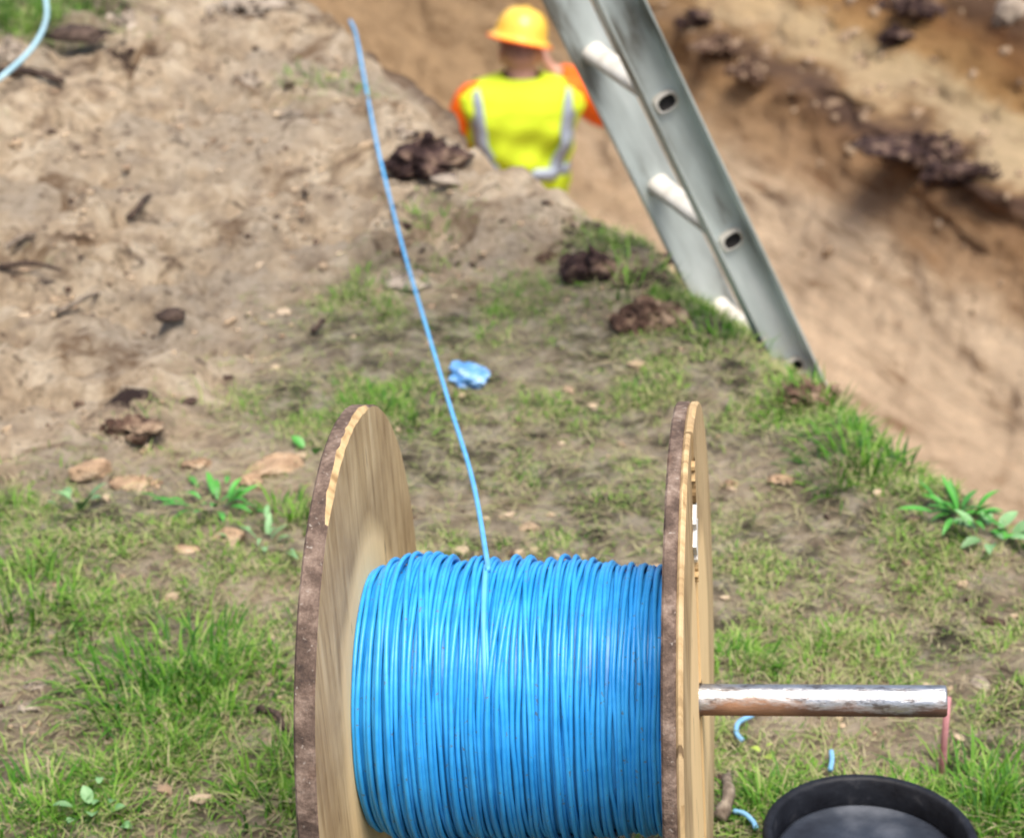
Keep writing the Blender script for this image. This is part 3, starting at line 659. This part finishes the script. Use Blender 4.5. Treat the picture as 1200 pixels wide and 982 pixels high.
def turn(x0, dr, wob, seed, drift=0., dth=1.5, dw=.4, rcab=CR):
    n = 110; t = np.arange(n)*2*np.pi/n; ct, st = np.cos(t), np.sin(t)
    x = x0 + wob*fbm(ct*1.3+seed, st*1.3, o=2, seed=200) + drift*(smooth(t, dth-dw, dth+dw)-.5)*2*(1-smooth(t, 4.2, 5.8)) 
    x = np.clip(x, -HW+rcab, HW-rcab)
    r = rprof(x) + dr - rcab + .0011*fbm(ct*1.6+seed*2, st*1.6, o=2, seed=210)
    P = np.stack([x, r*ct, r*st], 1); V, Q, _ = tube_np(P, rcab, 7, closed=True); V[:, 2] += RF
    return mesh_np('cable_turn', V, quads=Q, mats=M['cable'], parent=reel)
x = -HW+CR; k = 0
while x < HW-CR*.5:
    turn(x, rng.uniform(-.0032, .0004), .0030, k*1.7); x += rng.choice([.0045, .0049, .0054, .0070], p=[.45, .31, .15, .09]); k += 1
for px, dr, dft, dth in ((440, .003, .008, 1.9), (455, .0035, .004, 2.2), (470, .004, .010, 1.7), (486, .003, .012, 1.8), (497, .003, .014, 2.0), (512, .002, .006, 2.3), (532, .003, -.004, 2.), (548, .003, .007, 1.8), (566, .003, .010, 1.9), (578, .0035, -.012, 2.1), (592, .004, -.016, 1.9), (612, .003, .012, 2.1), (630, .003, .007, 2.2), (646, .004, .005, 2.0), (660, .003, .004, 2.4), (676, .003, -.005, 2.), (702, .002, .003, 2.), (722, .002, -.003, 2.3), (741, .0015, .002, 2.), (760, .001, .002, 2.2)):
    turn(wx(px), dr, .0022, px*.37, dft*.5, dth, .7)
# cable drawn off the reel towards the trench
def rl(x, y, z): return base + ax*x + uy*y + vz*z
xc = wx(574); rr_ = rprof(xc)+CR*.9
P = [rl(wx(556+18*(a-1.4)/1.4), (rr_-.010*max(0, a-2.0))*math.cos(a), RF+(rr_-.010*max(0, a-2.0))*math.sin(a)) for a in np.linspace(2.9, 1.32, 15)]
air = [at_z(px, py, z) for (px, py), z in zip([(553, 560), (527, 475), (500, 385), (479, 315)], [.36, .25, .135, .045])]
kp = catmull(np.array([(466, 268, 0), (455, 225, 0), (444, 180, 0), (435, 135, 0), (425, 82, 0), (417, 40, 0), (410, 24, 0)], float), 7)
gnd = [g3(q[0], q[1], .008) for q in kp]; gz = np.array([max(zg(q[0]+dx, q[1]+dy) for dx in (-.01, 0, .01) for dy in (-.06, -.03, 0, .03, .06)) for q in gnd])+.014
gz = np.convolve(np.pad(gz, 2, 'edge'), np.ones(5)/5, 'valid'); gnd = [at_z(q[0], q[1], float(z_)) for q, z_ in zip(kp, gz)]
P3 = np.array([PD[0], PD[1], 0]); e_ = gnd[-1]; gnd += [e_+np.array([.03, .06, -.13]), e_+np.array([.06, .12, -.4]), e_+P3*.22+np.array([0, .12, -1.2]), e_+P3*.45+np.array([0, .14, -2.1]), e_+P3*.95+np.array([0, .2, -2.72])]; last = e_+P3*1.4+np.array([0, .4, -2.76]); Pc = np.vstack([catmull(np.vstack([P, air, gnd[:1]]), 10)[:-1], gnd, last[None]])
V, Q, T = tube_np(Pc, .0030, 8)
tag(mesh_np('paid_out_cable', V, quads=Q, tris=T, mats=M['cable_pale']), 'single light blue cable running from the reel over the sand into the trench', 'cable')
pc = [g3(px, py, dz) for px, py, dz in ((-620, 330, .008), (-420, 270, .008), (-230, 215, .01), (-60, 150, .012), (-20, 108, .03), (10, 84, .05), (35, 60, .06), (50, 36, .06), (55, 15, .05), (52, -10, .03), (46, -40, .012), (60, -75, .01), (110, -110, .01))]
V, Q, T = tube_np(catmull(pc, 8), .0058, 8)
tag(mesh_np('loose_cable', V, quads=Q, tris=T, mats=M['cable_faded']), 'thick faded pale blue cable curving through the top left corner', 'cable')
for pl, lab in ((((882, 838), (866, 846), (863, 858), (870, 868)), 'curled blue cable offcut under the root of the pipe'), (((974, 880), (975, 890), (973, 902)), 'short blue cable offcut behind the black tub rim'), (((860, 950), (872, 953), (882, 962), (886, 970)), 'blue cable offcut in the grass left of the black tub')):
    pp = np.array([g3(a_, b_, .012) for a_, b_ in pl]); V, Q, T = tube_np(catmull(pp-pp[0], 6), .0032, 7)
    o = mesh_np('cable_offcut', V, quads=Q, tris=T, mats=M['cable_offcut']); o.location = pp[0]; tag(o, lab, 'cable', 'blue cable offcuts in the grass')

# ------------------------------------------------------------------ steel pipe (axle)
def pipe_mat():
    m, nt, b = new_mat('rusty_steel', .38, .5); v = coords(nt, scale=(.35, 1, 1))
    n = noise(nt, v, 60, 7, .68).outputs[0]; n2 = noise(nt, v, 18, 5, .6).outputs[0]
    ad = N(nt, 'ShaderNodeMath', operation='ADD'); nt.links.new(n, ad.inputs[0]); nt.links.new(n2, ad.inputs[1])
    k = ramp(nt, ad.outputs[0], [(.46, (0, 0, 0)), (.54, (1, 1, 1))]) ; k.color_ramp.elements[0].position = .42; k.color_ramp.elements[1].position = .55; 
    md = N(nt, 'ShaderNodeMath', operation='MULTIPLY'); nt.links.new(ad.outputs[0], md.inputs[0]); md.inputs[1].default_value = .5
    sz = nt.nodes.new('ShaderNodeSeparateXYZ'); nt.links.new(coords(nt), sz.inputs[0]); mz = N(nt, 'ShaderNodeMath', operation='MULTIPLY_ADD'); nt.links.new(sz.outputs[2], mz.inputs[0]); mz.inputs[1].default_value = -12; nt.links.new(md.outputs[0], mz.inputs[2]); nt.links.new(mz.outputs[0], k.inputs[0])
    n3 = noise(nt, v, 150, 4, .7).outputs[0]
    rust = ramp(nt, n2, [(.35, (.04, .022, .016)), (.55, (.14, .07, .042)), (.7, (.28, .15, .085))]).outputs[0]
    c = mix(nt, k.outputs[0], ramp(nt, n3, [(.36, (.22, .19, .17)), (.47, (.46, .45, .44)), (.7, (.56, .56, .56))]).outputs[0], rust); nt.links.new(c, b.inputs['Base Color'])
    inv = N(nt, 'ShaderNodeMath', operation='SUBTRACT'); inv.inputs[0].default_value = .95; nt.links.new(k.outputs[0], inv.inputs[1]); nt.links.new(inv.outputs[0], b.inputs['Metallic'])
    rr = ramp(nt, k.outputs[0], [(0, (.36,)*3), (1, (.8,)*3)]).outputs[0]; nt.links.new(rr, b.inputs['Roughness']); bump(nt, b, n3, .0012); return m
M['pipe'] = pipe_mat()
def pipe():
    L0, L1 = -HW-.012, FA['sE']-(FA['sL']+FA['sR'])/2; ro, ri = .0160, .0132; n = 40; th = np.arange(n)*2*np.pi/n
    sec = [(L0, ri), (L0, ro), *[(x_, ro) for x_ in np.linspace(L0+.03, L1-.003, 30)], (L1-.001, ro-.0006), (L1, ro-.0018), (L1, ri), (L1-.2, ri)]
    V = np.array([(x_, r*math.cos(t), r*math.sin(t)) for x_, r in sec for t in th]); m = len(sec)
    i = np.arange(m)[:, None]*n; i2 = ((np.arange(m)+1) % m)[:, None]*n; j = np.arange(n)[None]
    o = mesh_np('steel_pipe', V, quads=np.stack([i+j, i2+j, i2+(j+1) % n, i+(j+1) % n], -1).reshape(-1, 4), mats=M['pipe'])
    frame(o, mid); tag(o, 'rusty steel pipe through the reel as its axle', 'pipe')
pipe()

# ------------------------------------------------------------------ black tub, pink rod, blue scrap
def lathe(name, sec, mats, parent=None, n=72, closed=True, midx=None, wob=0.):
    th = np.arange(n)*2*np.pi/n; m = len(sec)
    V = np.array([(r*math.cos(t)*(1+wob*math.sin(2*t+1)), r*math.sin(t), z) for r, z in sec for t in th])
    M_ = m if closed else m-1
    i = np.arange(M_)[:, None]*n; i2 = ((np.arange(M_)+1) % m)[:, None]*n; j = np.arange(n)[None]
    return mesh_np(name, V, quads=np.stack([i+j, i+(j+1) % n, i2+(j+1) % n, i2+j], -1).reshape(-1, 4), mats=mats, parent=parent)
M['black'] = speckle_mat('black_plastic', [(.3, (.004, .004, .006)), (.6, (.010, .011, .015)), (.72, (.03, .03, .034)), (.8, (.12, .11, .10))], 45, .55, .0012, 90, .22)
M['tubfloor'] = speckle_mat('dusty_plastic', [(.32, (.012, .014, .020)), (.5, (.028, .034, .046)), (.68, (.08, .088, .105))], 12, .36, .001, 80, .4)
dB = np.linalg.norm(bc-CP); RB = 122*dB/FPX
bz = float(zg(bc[0], bc[1]))
tub = empty('plastic_tub', (bc[0], bc[1], bz-.012), 'round black plastic tub with a dusty recessed floor in front of the pipe', 'tub')
H = bc[2]-bz+.012
o_ = lathe('tub_wall', [(RB*1.03, 0), (RB*1.0, H-.012), (RB*1.005, H-.010), (RB*1.005, H-.003), (RB*.985, H), (RB*.93, H), (RB*.905, H-.003), (RB*.885, H-.034), (RB*.885, H-.042), (RB*.93, H-.042), (RB*.97, 0)], M['black'], tub, 96)
zf = H-.0345
lathe('tub_floor', [(.0001, zf+.0015), (RB*.4, zf+.001), (RB*.70, zf), (RB*.80, zf+.0005), (RB*.835, zf+.0025), (RB*.855, zf+.0025), (RB*.887, zf), (RB*.887, zf-.005), (.0001, zf-.005)], M['tubfloor'], tub, 96, closed=False)
M['pink'] = speckle_mat('pink_paint', [(.3, (.36, .14, .15)), (.7, (.52, .24, .24))], 40, .6, .001)
rp = g3(1104, 905); dr_ = np.linalg.norm(rp-CP); V, Q, T = tube_np(np.array([(0, 0, -.03), (0, 0, .02), (-.001, 0, .05), (-.001, .001, .105)]), [.0045, .0045, .0042, .004], 9)
o = mesh_np('marker_rod', V, quads=Q, tris=T, mats=M['pink']); o.location = rp; tag(o, 'thin pinkish rod stuck in the grass behind the pipe end', 'rod')
M['bluefilm'] = speckle_mat('blue_plastic_film', [(.3, (.04, .15, .36)), (.5, (.10, .27, .52)), (.72, (.30, .48, .68))], 60, .3, .003, 60, .6)
V0, F0 = ICO3; d = .75+1.1*np.abs(fbm(V0[:, 0]*2.6, V0[:, 1]*2.6, V0[:, 2]*2.6, o=4, seed=301))
c = g3(550, 447); sp = mesh_np('plastic_scrap', V0*d[:, None]*np.array([.034, .027, .016]), tris=F0, mats=M['bluefilm'], smooth_=False); sp.location = c+np.array([0, 0, .012]); sp.rotation_euler = (0, .2, -.5)
tag(sp, 'crumpled scrap of blue plastic lying on the grass beside the cable', 'scrap')

# ------------------------------------------------------------------ ladder
M['alu'] = speckle_mat('weathered_aluminium', [(.33, (.16, .155, .13)), (.43, (.40, .435, .41)), (.57, (.53, .58, .55)), (.70, (.66, .70, .67))], 14, .48, .001, 60, .5, stretch=(1, 1, .25), metallic=.25)
M['rungm'] = speckle_mat('worn_rung', [(.3, (.25, .20, .15)), (.48, (.50, .46, .39)), (.72, (.60, .57, .51))], 18, .55, .001, 60, .4, metallic=.1)
LE2 = np.array([.3603, 3.6592, .1816]); u = np.array([-.41814, -.16454, .89336]); r = np.array([.37611, -.92656, .00538]); nn = np.cross(u, r)
SP = .2797; LW = .3275
def lmat(o, org): o.matrix_world = Matrix(((r[0], nn[0], u[0], org[0]), (r[1], nn[1], u[1], org[1]), (r[2], nn[2], u[2], org[2]), (0, 0, 0, 1)))
ladder = empty('ladder', (0, 0, 0), 'weathered grey aluminium ladder standing in the trench against the bank', 'ladder'); lmat(ladder, LE2)
zlo = -(LE2[2]-FLOOR)/u[2]; zhi = 1.75
def rail(x, sgn):
    """C channel, web at local x, flanges pointing outward (sgn)"""
    w2, fl_, t = .034, (.038 if sgn > 0 else .022), .003
    sec = [(0, -w2), (fl_, -w2), (fl_, -w2+t), (t, -w2+t), (t, w2-t), (fl_, w2-t), (fl_, w2), (0, w2)]
    bm = bmesh.new(); a = [bm.verts.new((x+sgn*s, q, zlo)) for s, q in sec]; b_ = [bm.verts.new((x+sgn*s, q, zhi)) for s, q in sec]
    for k in range(8): bm.faces.new([a[k], a[(k+1) % 8], b_[(k+1) % 8], b_[k]])
    bm.faces.new(a[::-1]); bm.faces.new(b_); bmesh.ops.recalc_face_normals(bm, faces=bm.faces)
    return obj_bm('rail', bm, M['alu'], ladder)
rail(-.016, 1); rail(-LW+.040, -1)
M['hole_shade'] = speckle_mat('rung_hole_shade', [(.3, (.012, .011, .010)), (.7, (.035, .03, .026))], 30, .9, 0)  # near-black colour stands in for the shade inside the open rung ends
def rung_mesh():
    n = 20; th = np.arange(n)*2*np.pi/n
    prf = lambda k: np.stack([np.sign(np.cos(th))*np.abs(np.cos(th))**.75*.0185*k, np.sign(np.sin(th))*np.abs(np.sin(th))**.75*.0145*k], 1)
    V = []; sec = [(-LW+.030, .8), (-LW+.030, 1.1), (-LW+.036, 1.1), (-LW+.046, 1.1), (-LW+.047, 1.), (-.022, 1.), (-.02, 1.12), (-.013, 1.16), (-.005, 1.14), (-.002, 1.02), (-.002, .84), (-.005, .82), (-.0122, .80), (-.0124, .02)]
    for x_, k in sec: V += [(x_, q[0], q[1]) for q in prf(k)]
    m = len(sec); i = np.arange(m-1)[:, None]*n; j = np.arange(n)[None]
    o = mesh_np('rung', V, quads=np.stack([i+j, i+(j+1) % n, i+n+(j+1) % n, i+n+j], -1).reshape(-1, 4), mats=[M['rungm'], M['hole_shade']], midx=np.repeat((np.arange(m-1) >= m-4).astype(int), n)); return o
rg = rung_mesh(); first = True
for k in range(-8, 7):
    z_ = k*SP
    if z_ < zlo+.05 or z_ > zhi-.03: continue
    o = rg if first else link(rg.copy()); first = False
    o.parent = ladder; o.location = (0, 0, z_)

# ------------------------------------------------------------------ person
M['skin'] = speckle_mat('skin', [(.3, (.48, .25, .18)), (.7, (.60, .34, .25))], 12, .55, .001)
M['vest'] = speckle_mat('hi_vis_yellow', [(.30, (.36, .44, .015)), (.42, (.52, .64, .02)), (.7, (.62, .74, .03))], 4, .7, .006, 14, .25)
M['orange'] = speckle_mat('hi_vis_orange', [(.3, (.75, .10, .004)), (.7, (.92, .16, .008))], 8, .7, .008, 18, .25)
M['reflect'] = speckle_mat('reflective_tape', [(.3, (.26, .30, .36)), (.7, (.40, .45, .52))], 10, .4, .002, 40, .5)
M['hat'] = speckle_mat('hard_hat_yellow', [(.3, (.83, .48, .05)), (.7, (.87, .55, .075))], 4, .28, 0, None, .5)
M['hatin'] = speckle_mat('hat_orange_shade', [(.3, (.80, .10, .01)), (.7, (.88, .15, .015))], 8, .4, 0)  # orange shade beneath the yellow brim, put into the colour
M['hair'] = speckle_mat('dark_hair', [(.3, (.24, .15, .11)), (.7, (.38, .24, .18))], 60, .6, .003)
M['trousers'] = speckle_mat('navy_trousers', [(.3, (.02, .025, .05)), (.7, (.04, .05, .09))], 10, .8, .006)
M['boot'] = speckle_mat('muddy_boot', [(.3, (.05, .035, .025)), (.7, (.16, .11, .07))], 14, .8, .004)
PW = at_d(611, 100, 9.45)
person = empty('person', (PW[0], PW[1], FLOOR+.0), 'person seen from behind in yellow hard hat and hi-vis vest, hand raised to face', 'person')
pf = np.array([PW[0], PW[1]]); HT = 1.815     # hat top above the feet
hz_ = at_d(611, 4, 9.45)[2]; person.location.z = hz_-HT; person.rotation_euler = (0, 0, R(4))
def loft(name, rings, n=28, capends=True):
    """rings: (cx, cy, cz, rx, ry[, tilt about x])"""
    th = np.arange(n)*2*np.pi/n; V = []
    for q in rings:
        cx, cy, cz, rx, ry = q[:5]; tl = q[5] if len(q) > 5 else 0
        ex = np.sign(np.cos(th))*np.abs(np.cos(th))**.85*rx; ey = np.sign(np.sin(th))*np.abs(np.sin(th))**.85*ry
        V += list(np.stack([cx+ex, cy+ey*math.cos(tl), cz+ey*math.sin(tl)], 1))
    m = len(rings); i = np.arange(m-1)[:, None]*n; j = np.arange(n)[None]
    Q = np.stack([i+j, i+(j+1) % n, i+n+(j+1) % n, i+n+j], -1).reshape(-1, 4); V = np.array(V)
    k = len(V); V = np.vstack([V, V[:n].mean(0), V[-n:].mean(0)])
    T = [(k, (a+1) % n, a) for a in range(n)] + [(k+1, (m-1)*n+a, (m-1)*n+(a+1) % n) for a in range(n)]
    return V, Q, np.array(T)
def ball(c, s, rot=0):
    V = ICO3[0]*np.array(s)
    if rot: cr, sr = math.cos(rot), math.sin(rot); V = np.stack([V[:, 0], V[:, 1]*cr-V[:, 2]*sr, V[:, 1]*sr+V[:, 2]*cr], 1)
    return V+np.array(c), None, ICO3[1]
def limb(P, r, n=14): return tube_np(catmull(np.array(P, float), 5), np.interp(np.linspace(0, 1, (len(P)-1)*5+1), np.linspace(0, 1, len(P)), r), n)
def union(name, pieces, m, vox, parent, sm=6):
    V = []; Q = []; T = []; k = 0
    for v, q, t in pieces:
        V.append(v); 
        if q is not None: Q.append(np.asarray(q)+k)
        if t is not None: T.append(np.asarray(t)+k)
        k += len(v)
    o = mesh_np('raw', np.vstack(V), quads=np.vstack(Q) if Q else None, tris=np.vstack(T) if T else None)
    md = o.modifiers.new('r', 'REMESH'); md.mode = 'VOXEL'; md.voxel_size = vox; md.use_smooth_shade = True
    s = o.modifiers.new('s', 'SMOOTH'); s.iterations = sm; s.factor = .5
    bpy.context.view_layer.update()
    me = bpy.data.meshes.new_from_object(o.evaluated_get(bpy.context.evaluated_depsgraph_get()), depsgraph=bpy.context.evaluated_depsgraph_get())
    raw = o.data; bpy.data.objects.remove(o); bpy.data.meshes.remove(raw)
    me.name = name; me.materials.clear(); me.materials.append(m); return link(bpy.data.objects.new(name, me), parent)
HC = np.array([.0, .035, 1.65])       # head centre, nodding forward
SHR, ELR, WRR = (.190, 0, 1.475), (.335, .13, 1.365), (.135, .12, 1.535)
SHL, ELL, WRL = (-.190, 0, 1.475), (-.275, .02, 1.19), (-.17, .24, 1.10)
pieces = [ball(HC, (.076, .094, .108), -.25), ball(HC+(0, .045, -.075), (.052, .052, .05)), ball(HC+(0, .102, -.018), (.013, .02, .018)),
          ball(HC+(.077, -.005, -.02), (.011, .02, .032)), ball(HC+(-.077, -.005, -.02), (.011, .02, .032)), ball(HC+(0, .098, -.062), (.022, .008, .007)),
          ball(HC+(.03, .088, .01), (.011, .008, .007)), ball(HC+(-.03, .088, .01), (.011, .008, .007)),
          limb([(0, -.01, 1.44), (0, 0, 1.52), (0, .025, 1.64)], [.075, .060, .058], 20),
          loft('t', [(0, 0, .92, .15, .10), (0, 0, 1.1, .135, .095), (0, 0, 1.3, .165, .11), (0, 0, 1.42, .17, .10), (0, 0, 1.47, .10, .07)]),
          limb([SHR, ELR], [.052, .042]), limb([ELR, WRR], [.042, .028]), limb([SHL, ELL], [.052, .042]), limb([ELL, WRL], [.042, .028]),
          limb([(.09, 0, .95), (.10, .02, .50), (.11, -.01, .10)], [.085, .058, .042]), limb([(-.09, 0, .95), (-.10, .02, .50), (-.11, -.01, .10)], [.085, .058, .042])]
# hands: palm, four unequal fingers and a thumb
def hand(W, d, side, curl):
    W = np.array(W, float); d = np.array(d, float)/np.linalg.norm(d); s = np.array(side, float); s -= d*(s@d); s /= np.linalg.norm(s); pn = np.cross(d, s); out = []
    V, Q, T = limb([W-d*.02, W+d*.03, W+d*.085], [.027, .034, .038], 12); V = V-W; V = V-np.outer(V@pn, pn)*.5+W; out.append((V, Q, T))
    for k, (o_, L) in enumerate(((-.030, .060), (-.010, .073), (.010, .078), (.029, .068))):
        b0 = W+d*.078+s*o_; b1 = b0+d*L*.5+pn*curl*L*.15; b2 = b1+d*L*.36+pn*curl*L*.35
        out.append(limb([b0-d*.02, b0, b1, b2], [.0095, .0095, .0088, .0075], 8))
    t0 = W+d*.025+s*.03; out.append(limb([t0-s*.015, t0+s*.015+d*.02, t0+s*.022+d*.05+pn*curl*.015], [.012, .011, .009], 8)); return out
pieces += hand(np.array(WRR)+(-.012, -.002, .015), (-.42, -.14, .5), (.2, .9, .3), 1.) + hand(WRL, (.2, .5, -.25), (1, -.2, .2), 1.)
body = union('body', pieces, M['skin'], .0062, person, 3)
jk = [loft('j', [(0, 0, 1.02, .150, .112), (0, 0, 1.12, .148, .110), (0, 0, 1.3, .175, .122), (0, 0, 1.41, .188, .112), (0, 0, 1.46, .15, .09), (0, .0, 1.50, .075, .07)]),
      limb([(.10, 0, 1.44), SHR, (.27, .07, 1.425), ELR], [.055, .062, .074, .074], 16), limb([ELR, (.245, .135, 1.46), np.array(WRR)+(.02, 0, -.02)], [.074, .066, .050], 16),
      ball(ELR, (.076, .074, .070)), limb([(-.10, 0, 1.44), SHL, (-.240, .01, 1.35), ELL], [.055, .058, .060, .056], 16), limb([ELL, np.array(WRL)+(-.01, -.03, .01)], [.058, .044], 16)]
jacket = union('jacket', jk, M['orange'], .010, person, 4)
tr = [loft('h', [(0, 0, 1.06, .150, .110), (0, 0, .95, .162, .118), (0, 0, .86, .165, .115)]), limb([(.085, 0, .92), (.10, .02, .50), (.11, -.01, .06)], [.098, .078, .072], 16), limb([(-.085, 0, .92), (-.10, .02, .50), (-.11, -.01, .06)], [.098, .078, .072], 16)]
union('trousers', tr, M['trousers'], .012, person, 4)
for s in (-1, 1): union('boot', [loft('b', [(s*.11, .03, .0, .052, .13), (s*.11, .03, .05, .050, .12), (s*.11, -.01, .09, .050, .075), (s*.11, -.02, .16, .052, .058)])], M['boot'], .009, person, 3)
# vest: an open-ended shell following the torso
VR = np.array([(1.05, .184, .126, .0), (1.12, .184, .128, 0), (1.20, .188, .130, 0), (1.30, .204, .137, 0), (1.38, .226, .136, -.004), (1.44, .246, .126, -.004), (1.485, .246, .112, 0), (1.515, .212, .098, .004), (1.538, .145, .086, .01), (1.556, .084, .078, .014)])
def vs(th, z, off=0.):
    rx, ry, cy = (np.interp(z, VR[:, 0], VR[:, k]) for k in (1, 2, 3)); c, s = np.cos(th), np.sin(th)
    droop = -.030*np.abs(c)**2*smooth(z, 1.44, 1.535)*0
    wr = (.006*np.sin(th*5+z*23)+.005*np.sin(th*11-z*37+1.)+.006*np.sin(z*41+th*3))*np.clip((1.50-z)*6, 0, 1)
    x = np.sign(c)*np.abs(c)**.8*(rx+off+wr); y = np.sign(s)*np.abs(s)**.8*(ry+off+wr)+cy
    return np.stack([x, y, z+droop+th*0], -1)
zs = np.concatenate([np.linspace(1.05, 1.42, 22), np.linspace(1.43, 1.556, 16)]); n = 72; th = np.arange(n)*2*np.pi/n
V = np.vstack([vs(th, z) for z in zs] + [vs(th, z, -.008) for z in zs[::-1]]); m = len(zs)*2
i = np.arange(m)[:, None]*n; i2 = ((np.arange(m)+1) % m)[:, None]*n; j = np.arange(n)[None]
vest = mesh_np('vest', V, quads=np.stack([i+j, i+(j+1) % n, i2+(j+1) % n, i2+j], -1).reshape(-1, 4), mats=M['vest'], parent=person)
def tape(path, w, closed=False):
    """path: (theta, z) on the vest; w half width in m"""
    P = np.array([vs(np.array(t), z, .0025) for t, z in path]); T = np.gradient(P, axis=0) if not closed else np.roll(P, -1, 0)-np.roll(P, 1, 0)
    C = np.array([vs(np.array(t), z, .03) for t, z in path])-P; C /= np.linalg.norm(C, axis=1)[:, None]; S = np.cross(T, C); S /= np.linalg.norm(S, axis=1)[:, None]
    V = np.stack([P-S*w, P-S*w+C*.003, P+S*w+C*.003, P+S*w], 1).reshape(-1, 3); m = len(P); Q = []
    for a in range(m if closed else m-1):
        for k in range(4): Q.append((a*4+k, a*4+(k+1) % 4, ((a+1) % m)*4+(k+1) % 4, ((a+1) % m)*4+k))
    return mesh_np('reflective_strip', V, quads=Q, mats=M['reflect'], parent=vest)
tape([(t, 1.195) for t in np.linspace(0, 2*np.pi, 64, endpoint=False)], .025, True)
def th_at(x, z, back=True):
    rx = np.interp(z, VR[:, 0], VR[:, 1]); c = np.clip(abs(x)/rx, 0, .985)**(1/.8); t = math.acos(c); t = t if x > 0 else math.pi-t
    return -t if back else t
for sx_ in (-1, 1):
    zz = np.linspace(1.212, 1.512, 22); xx = np.interp(zz, [1.2, 1.33, 1.5], [.122, .162, .184])*sx_
    tape([(th_at(a, b_), b_) for a, b_ in zip(xx, zz)], .036)
    tape([(th_at(a, b_, False), b_) for a, b_ in zip(xx, zz)], .036)
# hair and hard hat
hv = ICO4[0]; kk = hv*np.array([.081, .099, .112]); cr, sr = math.cos(-.25), math.sin(-.25); kk = np.stack([kk[:, 0], kk[:, 1]*cr-kk[:, 2]*sr, kk[:, 1]*sr+kk[:, 2]*cr], 1)
F = ICO4[1]; ok = (kk[F].mean(1)[:, 2] > .0) & (kk[F].mean(1)[:, 1] < .06) | ((kk[F].mean(1)[:, 1] < -.03) & (kk[F].mean(1)[:, 2] > .0))
mesh_np('hair', kk+HC, tris=F[ok], mats=M['hair'], parent=person)
hat = empty('hard_hat', (0, 0, 0)); hat.parent = person; hat.location = HC+np.array([.0, .0, .050]); hat.rotation_euler = (R(-10), R(13), 0)
def hat_shell(name, sec, mat, parent):
    n = 64; th = np.arange(n)*2*np.pi/n; V = []
    for r, z, e in sec:     # e: how much the brim dips
        for t in th: V.append((r*.90*math.cos(t), r*1.06*math.sin(t), z - e*.004*math.cos(2*t)))
    m = len(sec); i = np.arange(m-1)[:, None]*n; j = np.arange(n)[None]
    return mesh_np(name, V, quads=np.stack([i+j, i+(j+1) % n, i+n+(j+1) % n, i+n+j], -1).reshape(-1, 4), mats=mat, parent=parent)
dome = hat_shell('shell', [(.0005, .112, 0), (.03, .1105, 0), (.06, .103, 0), (.085, .086, 0), (.102, .06, 0), (.110, .03, 0), (.1135, .006, 0), (.117, .000, 0), (.134, -.009, 1)], M['hat'], hat)
hat_shell('brim_underside', [(.134, -.0088, 1), (.140, -.012, 1), (.143, -.015, 1), (.1425, -.0175, 1), (.138, -.0155, 1), (.114, -.004, 0), (.108, .0, 0), (.104, .03, 0), (.095, .06, 0), (.06, .095, 0), (.0005, .106, 0)], M['hatin'], hat)
rid = np.array([(0, y_, math.sqrt(max(0, 1-(y_/.118)**2))*.112+.001) for y_ in np.linspace(-.095, .095, 16)]); V, Q, T = tube_np(rid, .008, 8)
mesh_np('ridge', V, quads=Q, tris=T, mats=M['hat'], parent=hat)
print('POLYS', sum(len(o.data.polygons) for o in scene.objects if o.type == 'MESH'))
